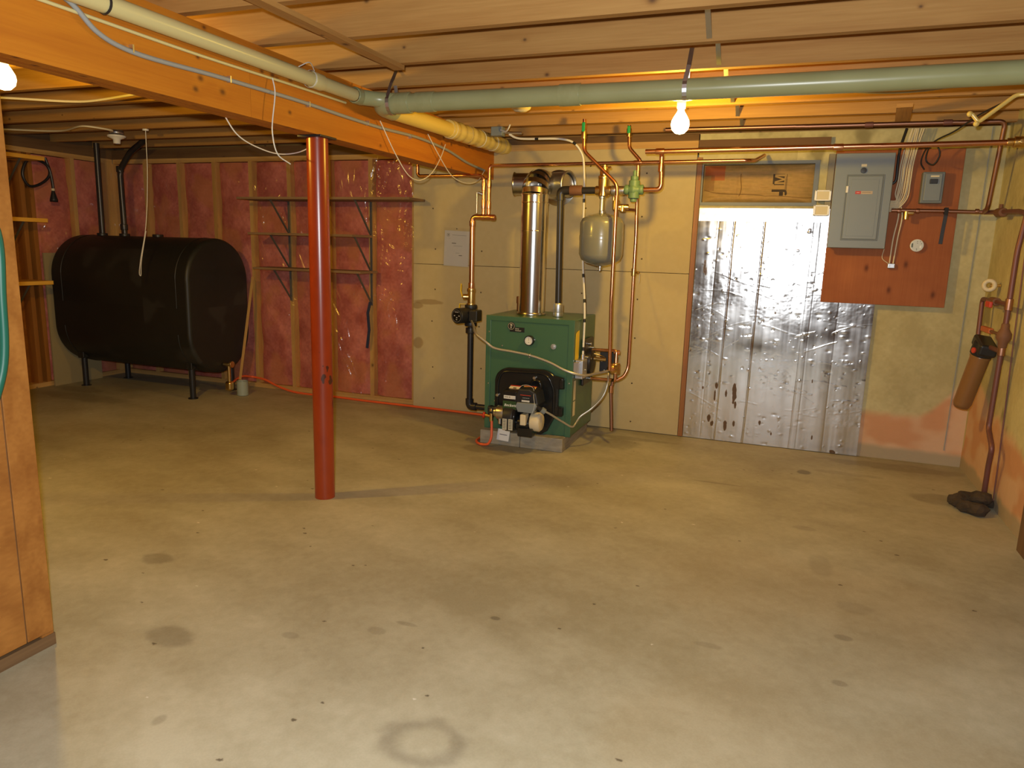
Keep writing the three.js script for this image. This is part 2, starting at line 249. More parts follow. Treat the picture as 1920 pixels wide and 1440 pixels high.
// ------------------------------------------------------------------ setting
{ // floor
  const g = struct('floor'); const b = bx(FX, FX + FS, -0.2, 0, FZ, FZ + FS, false), p = b.attributes.position, uv = b.attributes.uv;
  for (let i = 0; i < p.count; i++) uv.setXY(i, (p.getX(i) - FX) / FS, (p.getZ(i) - FZ) / FS);
  part(g, 'concrete_slab', b, M.floor);
}
const JB = 2.085, JT = 2.32;
{ // ceiling: subfloor boards over joists
  const g = struct('ceiling'); part(g, 'subfloor', bx(-6.15, 1.35, JT, JT + 0.05, -0.35, 7.35), M.subfloor);
  for (let k = 0; k < 18; k++) { const z = 0.11 + 0.41 * k + rr(-0.006, 0.006); part(g, 'joist', bx(-6.0, 1.2, JB, JT, z - 0.038, z), M.joist[k % 3]); }
}
const XL = -5.95, XR = 1.15, ZF = 7.2;
function wallUV(geo, f) { const p = geo.attributes.position, uv = geo.attributes.uv; for (let i = 0; i < p.count; i++) uv.setXY(i, ...f(p.getX(i), p.getY(i), p.getZ(i))); return geo; }
const wb = struct('wall_back');
part(wb, 'concrete', [bx(-0.62, -0.6, 0, JB, -0.3, -0.03), bx(-0.6, 0.14, 0, 1.62, -0.3, -0.03), bx(-0.6, 0.14, 1.905, JB, -0.3, -0.03), bx(0.14, XR + 0.2, 0, JB, -0.3, -0.03)].map(g => wallUV(g, (x, y) => [x, y])), M.concBack);
part(wb, 'foundation', bx(-6.15, -0.62, 0, JB, -0.3, -0.15), M.foundation);
part(wb, 'rim_joist', bx(-6.15, 1.35, JB, JT, -0.3, -0.26), M.joist[0]);
part(wb, 'sill_plate', bx(-0.62, 0.19, 1.995, 2.04, -0.029, 0.014), M.darkwood);
part(wb, 'top_plate', bx(-2.77, -0.625, 1.995, 2.038, -0.105, 0.0), M.stud);
part(wb, 'top_plate', bx(XL, -2.77, 1.965, 2.003, -0.135, -0.045), M.stud);
part(wb, 'upper_plate', bx(XL, -2.77, 2.004, 2.084, -0.135, -0.04), M.oldwood); part(wb, 'upper_plate', bx(-2.77, -0.625, 2.0385, 2.084, -0.105, -0.004), M.oldwood);
part(wb, 'bottom_plate', bx(XL, -2.77, 0, 0.038, -0.135, -0.045), M.stud);
for (const [y0, y1] of [[0.004, 1.155], [1.158, 1.995]]) part(wb, 'drywall_sheet', wallUV(rbx(-2.77, -0.627, y0, y1, -0.0127, 0, 0.002, 1), (x, y) => [x + 2.77, y]), M.drywall);
part(wb, 'edge_board', bx(-0.624, -0.592, 0.004, 1.93, -0.028, 0.004), M.panel);
for (let x = -2.79; x > XL; x -= 0.3965) part(wb, 'stud', bx(x - 0.019, x + 0.019, 0.038, 1.965, -0.134, -0.046), M.stud);
function batt(x0, x1, y0, y1, s) {   // soft batt, bulging between studs, facing +z
  const g = new THREE.PlaneGeometry(x1 - x0, y1 - y0, 14, 60), p = g.attributes.position;
  for (let i = 0; i < p.count; i++) { const x = p.getX(i), y = p.getY(i), e = 2 * x / (x1 - x0); p.setZ(i, 0.03 * (1 - e * e * e * e) + 0.035 * (fbm(x * 6, y * 5, 4, s) - 0.5)); }
  g.computeVertexNormals(); g.translate((x0 + x1) / 2, (y0 + y1) / 2, 0); return g;
}
{ let x = -2.79, i = 0; while (x > XL + 0.1) { const x0 = Math.max(XL, x - 0.3965 + 0.021), g = batt(x0, x - 0.021, 0.04, 1.96, 300 + i); g.translate(0, 0, -0.1); part(wb, 'insulation_batt', g, M.pink[i % 3]); x -= 0.3965; i++; } }
function filmHeight(x, y) {          // taut film with gathered folds near its staples
  let h = 0.010 * (fbm(x * 3, y * 2.4, 3, 401) - 0.5);
  const wx = x + 0.12 * (fbm(x * 3, y * 3, 2, 406) - 0.5), wy = y + 0.12 * (fbm(x * 3 + 9, y * 3, 2, 407) - 0.5);
  const fold = (k, ang, s, amp) => { const a = Math.cos(ang) * wx + Math.sin(ang) * wy, b = -Math.sin(ang) * wx + Math.cos(ang) * wy, n = vn(a * k, b * k * 0.16, s); return amp * Math.pow(1 - Math.abs(2 * n - 1), 3) * sm(0.4, 0.66, fbm(x * 2.3 + s, y * 2.3, 3, s + 3)); };
  return h + fold(20, 0.5, 431, 0.0105) + fold(26, -0.6, 441, 0.009) + fold(18, 0.05, 451, 0.009) + fold(34, 1.1, 461, 0.006) + 0.0015 * (fbm(x * 16, y * 12, 2, 471) - 0.5);
}
function filmSheet(x0, x1, y0, y1, nx, ny) { const g = new THREE.PlaneGeometry(x1 - x0, y1 - y0, nx, ny), p = g.attributes.position; for (let i = 0; i < p.count; i++) p.setZ(i, filmHeight(p.getX(i) + (x0 + x1) / 2, p.getY(i) + (y0 + y1) / 2)); g.computeVertexNormals(); g.translate((x0 + x1) / 2, (y0 + y1) / 2, 0); return g; }
{ const g = filmSheet(XL + 0.03, -2.765, 0.02, 1.985, 640, 400); g.translate(0, 0, -0.04); part(wb, 'plastic_sheet', g, M.film, 'clear wrinkled plastic vapour sheet'); }

const wl = struct('wall_left');
part(wl, 'foundation', bx(-6.15, XL - 0.12, 0, JT, -0.3, ZF + 0.15), M.foundation);
part(wl, 'top_plate', bx(XL - 0.09, XL, 1.965, 2.003, -0.04, ZF), M.stud);
part(wl, 'rim_joist', bx(XL - 0.115, XL - 0.075, 2.085, JT, -0.25, ZF), M.oldwood);
part(wl, 'upper_plate', bx(XL - 0.1, XL, 2.004, 2.084, -0.04, ZF), M.oldwood);
part(wl, 'bottom_plate', bx(XL - 0.09, XL, 0, 0.038, -0.04, ZF), M.stud);
part(wl, 'stud', bx(XL - 0.119, XL - 0.002, 0.038, 1.965, -0.14, -0.001), M.stud);
for (const z of [0.02, 0.37, 0.76, 0.84, 1.17, 1.57, 1.97, 2.4, 2.8, 3.2, 3.6, 4]) part(wl, 'stud', bx(XL - 0.089, XL, 0.038, 1.965, z - 0.019, z + 0.019), z > 0.7 ? M.panel : M.stud);
part(wl, 'sheathing', bx(XL - 0.1, XL - 0.09, 0.04, 1.96, 0.8, ZF), M.panel);
for (const [z0, z1, s] of [[0.04, 0.35, 331], [0.39, 0.74, 332]]) { const g = batt(z0, z1, 0.04, 1.96, s); g.rotateY(Math.PI / 2); g.translate(XL - 0.055, 0, 0); g.scale(1, 1, -1); const q = g.index.array; for (let i = 0; i < q.length; i += 3) { const t = q[i]; q[i] = q[i + 1]; q[i + 1] = t; } g.computeVertexNormals(); part(wl, 'insulation_batt', g, M.pink[s % 3]); }
{ const g = filmSheet(0.0, 0.76, 0.02, 1.985, 150, 380); g.rotateY(Math.PI / 2); g.translate(XL + 0.008, 0, 0.74); part(wl, 'plastic_sheet', g, M.film, 'clear wrinkled plastic vapour sheet'); }
const wr = struct('wall_right');
part(wr, 'concrete', wallUV(bx(XR, XR + 0.2, 0, JT, -0.3, ZF + 0.15), (x, y, z) => [z, y]), M.concSide);
part(wr, 'panelling', [bx(1.105, XR, 0, JB, 1.39, 1.5), bx(1.11, XR, 0, JB, 1.502, 1.7), bx(1.11, XR, 0, JB, 1.702, ZF)], M.oldwood);
const wf = struct('wall_front');
part(wf, 'drywall_sheet', bx(-6.15, 1.35, 0, JT, ZF, ZF + 0.15), M.drywall);
{ // panelled partition under the beam, coming toward the camera
  const g = struct('wall_partition');
  part(g, 'stud', bx(-2.215, -2.105, 0.04, 1.793, 3.645, 3.683), M.panel);
  let z = 3.645; for (const w of [0.088, 0.2, 0.1, 0.2, 0.1, 0.2, 0.15, 0.2, 0.2, 0.2, 0.2, 0.2, 0.2, 0.2, 0.2, 0.2, 0.2, 0.2]) { if (z > ZF - 0.05) break; const z1 = Math.min(z + w, ZF); part(g, 'panel_board', rbx(-2.105, -2.099, 0.052, 1.793, z + 0.002, z1 - 0.002, 0.0015, 1), M.panel); z = z1; }
  part(g, 'panel_backing', bx(-2.112, -2.105, 0.052, 1.793, 3.7, ZF), M.darkwood);
  part(g, 'bottom_plate', bx(-2.215, -2.103, 0, 0.04, 3.64, ZF), M.oldwood);
  part(g, 'back_sheet', bx(-2.228, -2.216, 0.01, 1.793, 3.645, ZF), M.panel);
}
{ // basement window stuffed with kraft-faced insulation
  const w = struct('window_1');
  part(w, 'frame', [bx(-0.6, 0.14, 1.885, 1.905, -0.16, -0.022), bx(-0.6, 0.14, 1.62, 1.64, -0.16, -0.022), bx(-0.6, -0.582, 1.64, 1.885, -0.16, -0.022), bx(0.112, 0.14, 1.64, 1.885, -0.16, -0.022)], M.panelGrey2);
  part(w, 'pane', bx(-0.582, 0.112, 1.64, 1.885, -0.155, -0.15), M.panelGrey2);
  const t = thing('insulation_batt', 'kraft paper faced insulation printed with a dark logo in the window opening', 'insulation');
  const km = canvasTex(1024, 366, (c, W, H) => {
    c.fillStyle = '#b08f54'; c.fillRect(0, 0, W, H);
    for (let i = 0; i < 1500; i++) { const q = rnd(); c.fillStyle = `rgba(${q > 0.5 ? '110,78,34' : '205,172,108'},0.05)`; c.fillRect(rnd() * W, rnd() * H, rr(20, 160), rr(2, 24)); }
    c.fillStyle = 'rgba(184,92,40,0.9)'; c.fillRect(14, 10, 196, 96); c.fillStyle = 'rgba(184,92,40,0.7)'; c.fillRect(80, 100, 130, 52); c.fillStyle = 'rgba(120,80,44,0.45)'; c.fillRect(14, 100, 100, 150);
    c.strokeStyle = 'rgba(80,50,18,0.75)'; c.lineWidth = 6; c.beginPath(); c.moveTo(362, 90); c.bezierCurveTo(350, 160, 400, 230, 352, 300); c.stroke();
    c.lineWidth = 8; c.strokeStyle = 'rgba(95,66,28,0.5)'; c.beginPath(); c.moveTo(20, 240); c.bezierCurveTo(200, 310, 400, 260, 600, 300); c.bezierCurveTo(760, 285, 900, 330, 1020, 310); c.stroke();
    c.save(); c.translate(720, 198); c.rotate(-Math.PI / 2); c.fillStyle = '#3d2d1a';
    c.fillRect(2, -62, 102, 104); c.fillStyle = '#b08f54'; c.font = 'bold 122px sans-serif'; c.fillText('M', 0, 42); c.fillRect(2, -70, 8, 20);
    c.fillStyle = '#3d2d1a'; c.font = 'bold 150px sans-serif'; c.fillText('J', -76, 42); c.fillRect(-98, 4, 44, 36); c.fillStyle = 'rgba(61,45,26,0.85)'; c.fillRect(-98, 62, 200, 5); c.fillRect(-70, 53, 150, 4); c.restore();
  });
  const g = new THREE.PlaneGeometry(0.7, 0.25, 70, 30), p = g.attributes.position; for (let i = 0; i < p.count; i++) { const x = p.getX(i), y = p.getY(i), e = Math.max(Math.abs(x) / 0.35, Math.abs(y) / 0.125); p.setZ(i, 0.035 * (1 - e ** 6) + 0.018 * (fbm(x * 9, y * 12, 3, 501) - 0.5) - 0.008 * Math.exp(-((x + 0.11) ** 2) * 9000) - 0.008 * Math.exp(-((y + 0.075) ** 2) * 9000)); } g.computeVertexNormals(); g.translate(-0.236, 1.762, -0.078);
  part(t, 'kraft_facing', g, std([1, 1, 1], 0.7, 0, { map: km })); part(t, 'fibre_core', bx(-0.581, 0.111, 1.641, 1.884, -0.148, -0.09), M.pink[0]);
}

// ------------------------------------------------------------------ beam and post
{
  const g = thing('support_beam', 'long orange built-up timber beam carrying the ceiling joists', 'beam');
  for (const [x0, x1, cuts] of [[-2.138, -2.1, [-0.12, 2.62, 7.2]], [-2.177, -2.1395, [-0.12, 1.4, 5.0, 7.2]], [-2.216, -2.1785, [-0.12, 2.6, 7.2]]])
    for (let i = 0; i < cuts.length - 1; i++) part(g, 'ply', rbxWood(x0, x1, 1.795, JB - 0.001, cuts[i] + 0.001, cuts[i + 1] - 0.001), M.beam);
  const p = thing('support_post', 'red painted round steel column standing under the timber beam', 'post');
  part(p, 'column', wallUV(lathe([[0, 0.0005], [0.0508, 0.0005], [0.0508, 1.784]], [-2.14, 0, 2.12], [0, 1, 0], 40), (x, y, z) => [Math.atan2(z - 2.12, x + 2.14) / 6.283 + 0.5, y / 1.9]), M.redPost);
  part(p, 'cap_plate', rbx(-2.205, -2.075, 1.784, 1.794, 2.055, 2.185, 0.002), M.iron);
}
function rbxWood(...a) { return bx(...a); }

// ------------------------------------------------------------------ lamps
function bulb(pos, power, label, joistBottom) {
  const [x, y, z] = pos, t = thing('light_bulb', label, 'lamp');
  const top = joistBottom;
  part(t, 'junction_box', lathe([[0, 0], [0.05, 0], [0.051, 0.003], [0.051, 0.03], [0, 0.03]], [x, top - 0.031, z], [0, 1, 0], 8), M.galv);
  part(t, 'lamp_holder', lathe([[0, -0.052], [0.021, -0.052], [0.022, -0.02], [0.03, -0.012], [0.056, -0.008], [0.058, -0.002], [0.056, 0], [0, 0]], [x, top - 0.031, z], [0, 1, 0], 32), M.white, 'white porcelain socket');
  const y0 = top - 0.083, r = 0.046;
  const b = part(t, 'bulb', lathe([[0.0, y - r], [r * 0.5, y - r * 0.87], [r * 0.87, y - r * 0.5], [r, y], [r * 0.94, y + r * 0.42], [r * 0.72, y + r * 0.85], [0.0175, y + r * 1.4], [0.0135, y0 + 0.004], [0, y0 + 0.004]].map(q => [q[0], q[1]]), [x, 0, z], [0, 1, 0], 32), M.glowBulb, 'lit incandescent bulb');
  b.castShadow = false;
  part(t, 'screw_base', lathe([[0.0, y0 - 0.012], [0.0135, y0 - 0.012], [0.0135, y0 + 0.012], [0, y0 + 0.012]], [x, 0, z], [0, 1, 0], 20), M.brass);
  const l = new THREE.PointLight(BULB_COLOR, power, 0, 2); l.position.set(x, y, z); l.castShadow = true; l.shadow.radius = 1.9; l.shadow.mapSize.set(1024, 1024); scene.add(l);
}
bulb([-0.561, 1.925, 1.32], BULB_POWER[0], 'lit bare bulb hanging below the joists near the white drain pipe', JB);
bulb([-3.155, 1.94, 2.885], BULB_POWER[1], 'lit bare bulb behind the top of the panelled partition', JB - 0.019);
{ const t = thing('mounting_board', 'short board across the joists above the left bulb', 'board'); part(t, 'board', bx(-3.2, -3.11, JB - 0.0185, JB - 0.0005, 2.53, 2.975), M.joist[1]); }

// ------------------------------------------------------------------ drain pipes
{
  const yM = 1.996, zM = 1.78;
  const m = thing('drain_pipe', 'thick white plastic drain pipe hung under the joists across the room', 'pipe');
  part(m, 'pipe', sweep([V(-1.86, yM, zM), V(-0.9, yM, zM), V(0.2, yM, zM), V(1.14, yM + 0.005, zM)], 0.0445, 28), M.pvc);
  part(m, 'wye_fitting', [lathe([[0.0448, 0], [0.051, 0.002], [0.051, 0.075], [0.0448, 0.077]], [-1.9, yM, zM], [1, 0, 0], 28), sweep(fillet([[-1.86, yM, zM], [-2.005, yM - 0.004, zM], [-2.005, yM - 0.008, zM - 0.14]], 0.1), 0.049, 24)], M.pvc);
  part(m, 'branch_hub', [sweep(fillet([[-1.9, yM + 0.012, zM], [-1.99, yM + 0.016, zM + 0.03], [-2.055, yM + 0.018, zM + 0.1]], 0.04), 0.037, 20), lathe([[0.034, 0], [0.039, 0.002], [0.039, 0.06], [0.034, 0.062]], [-2.055, yM + 0.018, zM + 0.09], [0, 0, 1], 24)], M.pvc);
  for (const x of [-1.79, -1.05]) part(m, 'coupling', lathe([[0.0445, 0], [0.0485, 0.002], [0.0485, 0.1], [0.0445, 0.102]], [x, yM, zM], [1, 0, 0], 28), M.pvc);
  const b = thing('drain_pipe', 'narrow cream plastic pipe running along the top of the beam', 'pipe');
  part(b, 'pipe', sweep([V(-2.055, 2.008, 7.1), V(-2.055, 2.01, 4), V(-2.055, 2.014, zM + 0.152)], 0.0302, 20), M.pvcYellow);
  part(b, 'coupling', lathe([[0.0302, 0], [0.036, 0.002], [0.036, 0.07], [0.0302, 0.072]], [-2.055, 2.0135, 2.2], [0, 0, 1], 24), M.pvcYellow);
  part(b, 'tie', [lathe([[0.0365, 0], [0.0385, 0.002], [0.0365, 0.006]], [-2.055, 2.013, 2.28], [0, 0, 1], 20), cord([[-2.03, 2.045, 2.283], [-2.0, 2.06, 2.36], [-2.01, 2.03, 2.42]], 0.0022, 12, 6)], M.cableWhite);
  const y = thing('drain_pipe', 'yellowed plastic drain pipe along the beam to the back wall', 'pipe');
  part(y, 'pipe', sweep([V(-2.005, yM - 0.008, zM - 0.142), V(-2.005, 2.0, 0.9), V(-2.005, 2.02, -0.02)], 0.0445, 24), M.pvcAmber);
  const wrap = sweep(Array.from({ length: 60 }, (_, i) => V(-2.005, 2.003 + 0.018 * i / 59, 0.98 - 0.9 * i / 59)), (t, i) => 0.0505 + 0.005 * Math.abs(Math.sin(i * 0.5)) + 0.003 * hash(i, 3, 3), 24); part(y, 'plastic_wrap', wrap, M.wrap, 'crinkled plastic wrap tied round the pipe');
  for (const z of [0.95, 0.72, 0.5, 0.28, 0.14]) part(y, 'tie', lathe([[0.054, 0], [0.0575, 0.003], [0.054, 0.008]], [-2.005, 2.003 + 0.018 * (0.98 - z) / 0.9, z], [0, 0.02, 1], 24), M.cableWhite);
  const h1 = thing('pipe_hanger', 'metal strap looped under the drain pipe beside the lit bulb', 'hanger', undefined);
  const loop = (x) => { const P = [[x + 0.012, 2.17, zM - 0.026], [x + 0.01, 2.09, zM + 0.02]]; for (let a = 35; a >= -215; a -= 20) P.push([x, yM + 0.0462 * Math.sin(a * R), zM + 0.0462 * Math.cos(a * R)]); P.push([x, 2.088, zM - 0.028]); return P; };
  part(h1, 'strap', strap(loop(-0.48), 0.019, [1, 0, 0]), M.galv); part(h1, 'nail', cyl(0.004, 0.006, [-0.468, 2.155, zM - 0.026], [0, 0, 1], 8), M.iron);
  const h2 = thing('pipe_hanger', 'metal strap holding the drain pipe beside the beam', 'hanger');
  part(h2, 'strap', strap(loop(-1.93).map(p => [p[0], yM + (p[1] - yM) * (p[1] < 2.06 ? 1.2 : 1), zM + (p[2] - zM) * 1.2]), 0.019, [1, 0, 0]), M.galv);
}
{ // wood strip under the joists
  const t = thing('furring_strip', 'thin wooden strip nailed under the joists, beside the cream pipe', 'wood strip'); part(t, 'strip', bx(-1.72, -1.67, JB - 0.02, JB - 0.001, 2.12, 5.6), M.joist[1]);
  const b = thing('wood_scrap', 'short slanted board nailed under the joists above the electrical panel', 'board'); const q = cbx(0, 0, 0, 0.075, 0.019, 0.44); q.rotateY(-6 * R); q.translate(0.515, 2.0745, 0.56); part(b, 'board', q, M.joist[0]);
}
{ // steel cross bridging between joists
  const rows = [[2.16, 2.57], [1.75, 2.16], [1.34, 1.75], [0.93, 1.34], [0.52, 0.93], [0.11, 0.52]];
  const where = ['nearest the camera', 'second from the camera', 'in front of the lit bulb', 'just behind the lit bulb', 'second from the back wall', 'nearest the back wall'];
  rows.forEach(([a, b], i) => { const t = thing('bridging_strap', `grey steel cross bridging between ceiling joists, ${where[i]}`, 'bridging', 'steel bridging between the joists'); part(t, 'strap', strap([[-0.375, 2.094, b - 0.034], [-0.375, 2.31, a + 0.002]], 0.02, [1, 0, 0]), M.galv); part(t, 'strap', strap([[-0.35, 2.31, b - 0.04], [-0.35, 2.094, a + 0.002]], 0.02, [1, 0, 0]), M.galv); });
}

// ------------------------------------------------------------------ oil tank
{
  const t = thing('oil_tank', 'large black oblong heating oil tank on four short legs', 'tank');
  const w = 0.69, y0 = 0.2, y1 = 1.31, r = w / 2, h = y1 - y0, s = new THREE.Shape(), bev = 0.03, rr_ = r - bev;
  s.absarc(0, h / 2 - r, rr_, 0, Math.PI); s.absarc(0, -(h / 2 - r), rr_, Math.PI, 2 * Math.PI);
  const g = new THREE.ExtrudeGeometry(s, { depth: 1.5 - 2 * bev, bevelEnabled: true, bevelSize: bev, bevelThickness: bev, bevelSegments: 5, curveSegments: 40 }); g.rotateY(Math.PI / 2); g.translate(-5.87 + bev, (y0 + y1) / 2, 0.385);
  const body = part(t, 'body', mergeVertices(g.deleteAttribute('normal')), M.tankBlack); body.geometry.computeVertexNormals();
  for (const x of [-5.74, -4.49]) { const P = []; for (let a = 0; a <= 48; a++) { const q = a / 48 * 2 * Math.PI, c = Math.cos(q), n = Math.sin(q); P.push(V(x, 0.755 + n * r * 1.002 + Math.sign(n) * (h / 2 - r), 0.385 + c * r * 1.002)); } part(t, 'weld_seam', sweep(P, 0.004, 6, false), M.tankBlack); }
  for (const [x, z] of [[-5.71, 0.6], [-4.5, 0.6], [-5.7, 0.17], [-4.48, 0.17]]) { const l = part(t, 'leg', cyl(0.0235, 0.4, [x, 0.006, z]), M.black); part(l, 'foot', cyl(0.04, 0.006, [x, 0.0005, z]), M.iron); part(l, 'socket', rbx(x - 0.035, x + 0.035, 0.25, 0.33, z - 0.035, z + 0.035, 0.008), M.tankBlack); }
  for (const x of [-5.637, -5.375, -5.0]) part(t, 'bung', hex(0.045, 0.035, [x, 1.295, 0.385], [0, 1, 0]), M.black);
  part(t, 'outlet_valve', [cyl(0.016, 0.06, [-4.36, 0.27, 0.385], [1, 0, 0]), cyl(0.014, 0.16, [-4.31, 0.12, 0.385]), cyl(0.028, 0.02, [-4.29, 0.275, 0.385], [1, 0, 0]), rbx(-4.34, -4.28, 0.05, 0.13, 0.355, 0.415, 0.02)], M.brass, 'brass outlet valve');
  const v = thing('vent_pipe', 'dark iron pipe rising straight from the oil tank to the ceiling', 'pipe'); part(v, 'pipe', pipe([[-5.637, 1.315, 0.385], [-5.626, 2.084, 0.385]], 0.024, 0.05), M.iron);
  const f = thing('vent_pipe', 'dark iron pipe with an offset elbow above the oil tank', 'pipe'); part(f, 'pipe', pipe([[-5.375, 1.315, 0.385], [-5.375, 1.86, 0.385], [-5.23, 2.0, 0.4], [-5.05, 2.084, 0.42]], 0.024, 0.05), M.iron);
  for (const p of [[-5.375, 1.84, 0.385], [-5.375, 1.36, 0.385]]) part(f, 'coupling', cyl(0.03, 0.05, p), M.iron);
  const c = thing('pull_cord', 'doubled white cord hanging in front of the oil tank', 'cord'); part(c, 'cord', cord([[-4.5, 2.072, 0.91], [-4.51, 1.76, 0.91], [-4.56, 1.38, 0.91], [-4.64, 1.11, 0.91], [-4.655, 1.02, 0.91], [-4.645, 1.01, 0.91], [-4.63, 1.11, 0.91], [-4.56, 1.35, 0.91]], 0.003, 60), M.cableWhite); part(c, 'hook', [cyl(0.022, 0.013, [-4.5, 2.0715, 0.91], [0, 1, 0])], M.white);
}
{
  const s = thing('wooden_stick', 'thin wooden stick leaning beside the end of the oil tank', 'stick'); const a = V(-4.31, 0.99, 0.05), b = V(-4.3, 0.0, 0.30); part(s, 'stick', strap([a.toArray(), b.toArray()].map(q => q), 0.025, [1, 0, 0.1], 0.006), M.stud);
  const c = thing('tin_can', 'small grey-green can on the floor beside the oil tank', 'can'); part(c, 'body', lathe([[0, 0], [0.046, 0], [0.048, 0.004], [0.047, 0.008], [0.047, 0.118], [0.049, 0.122], [0.045, 0.124], [0.044, 0.01], [0, 0.008]], [-4.25, 0.0005, 0.3], [0, 1, 0], 28), std([0.33, 0.38, 0.32], 0.45)); part(c, 'wire_handle', cord([[-4.298, 0.11, 0.3], [-4.27, 0.14, 0.34], [-4.22, 0.14, 0.34], [-4.202, 0.11, 0.3]], 0.0015, 16, 5), M.steel);
  const h = thing('oil_line', 'bright red coated oil tube along the floor by the back wall', 'tube'); part(h, 'tube', cord([[-4.31, 0.1, 0.355], [-4.36, 0.1, 0.29], [-4.39, 0.125, 0.15], [-4.38, 0.105, 0.03], [-4.25, 0.09, 0.02], [-4.1, 0.045, 0.03], [-3.92, 0.011, 0.035], [-3.5, 0.011, 0.04], [-3.19, 0.011, 0.055], [-2.7, 0.011, 0.06], [-2.25, 0.011, 0.07], [-1.95, 0.011, 0.09], [-1.5, 0.011, 0.1]], 0.0095, 120, 10), M.orangeHose);
  const p = thing('plywood_sheet', 'dull plywood offcut against the left wall behind the oil tank', 'board'); part(p, 'sheet', bx(XL + 0.04, XL + 0.054, 0.001, 1.15, 0.28, 0.75), std([0.33, 0.26, 0.13], 0.8));
}

// ------------------------------------------------------------------ shelves
const steelBracket = std([0.2, 0.19, 0.17], 0.5, 0.6);
function wallShelf(label, group, toWorld, len, depth, th, brackets, wood, name = 'wall_shelf') {   // local frame: x along wall, y up, z out of wall
  const t = thing(name, label, 'shelf', group); const xf = g => { g.applyMatrix4(toWorld); return g; };
  part(t, 'board', xf(bx(-len / 2, len / 2, 0, th, 0.004, depth)), wood);
  for (const b of brackets) { const q = part(t, 'bracket', merge([xf(strap([[b, -0.002, 0.002], [b, -0.002, depth - 0.03]], 0.02, [1, 0, 0], 0.002)), xf(strap([[b, -0.002, 0.002], [b, -depth * 1.02, 0.002]], 0.02, [1, 0, 0], 0.002))]), steelBracket); part(q, 'brace', xf(strap([[b, -depth * 0.95, 0.004], [b, -0.004, depth - 0.05]], 0.016, [1, 0, 0], 0.006)), steelBracket); }
}
{
  const mat = (x, y, z, ry = 0, rz = 0) => new THREE.Matrix4().makeTranslation(x, y, z).multiply(new THREE.Matrix4().makeRotationY(ry)).multiply(new THREE.Matrix4().makeRotationZ(rz));
  const Z = -0.024;
  wallShelf('longest and topmost board shelf over the pink insulation', 'shelves on the insulated back wall', mat(-3.47, 1.632, Z), 1.6, 0.28, 0.018, [-0.5, 0.3], M.shelf);
  wallShelf('middle one of the three board shelves over the pink insulation', 'shelves on the insulated back wall', mat(-3.66, 1.35, Z), 1.0, 0.29, 0.018, [-0.31, 0.49], M.shelf);
  wallShelf('lowest board shelf over the pink insulation', 'shelves on the insulated back wall', mat(-3.63, 1.068, Z), 1.04, 0.26, 0.018, [-0.34, 0.46], M.shelf);
  const LX = XL + 0.012;
  wallShelf('topmost yellow board shelf on the left wall', 'shelves on the left wall', mat(LX, 1.885, 1.4, Math.PI / 2, 0), 1.1, 0.29, 0.03, [0.38, -0.4], M.shelfYellow);
  wallShelf('middle yellow board shelf on the left wall', 'shelves on the left wall', mat(LX, 1.4, 1.42, Math.PI / 2, 0), 1.1, 0.29, 0.03, [0.38, -0.4], M.shelfYellow);
  wallShelf('lowest yellow board shelf on the left wall', 'shelves on the left wall', mat(LX, 0.9, 1.42, Math.PI / 2, 0), 1.1, 0.29, 0.03, [0.38, -0.4], M.shelfYellow);
  const k = thing('power_cord', 'black cord with a plug hung in a loop on the left wall', 'cord'); part(k, 'cord', cord([[-5.84, 1.93, 0.7], [-5.83, 1.8, 0.68], [-5.84, 1.72, 0.75], [-5.85, 1.69, 0.85], [-5.85, 1.78, 0.9], [-5.84, 1.9, 0.84], [-5.83, 1.87, 0.7], [-5.82, 1.72, 0.67], [-5.82, 1.66, 0.67]], 0.011, 60), M.black); part(k, 'plug', lathe([[0.011, 0.09], [0.016, 0.07], [0.03, 0.02], [0.03, 0], [0, 0]], [-5.82, 1.575, 0.67]), M.black); part(k, 'collar', cyl(0.014, 0.02, [-5.82, 1.665, 0.67]), M.cream);
}
{ const t = thing('cloth_strip', 'dark blue strap dangling from the lowest shelf bracket', 'strap'); part(t, 'strap', strap([[-3.17, 0.83, 0.0], [-3.19, 0.74, 0.006], [-3.18, 0.6, 0.004], [-3.2, 0.45, 0.006]], 0.026, [1, 0, 0], 0.003), std([0.02, 0.028, 0.07], 0.6)); }

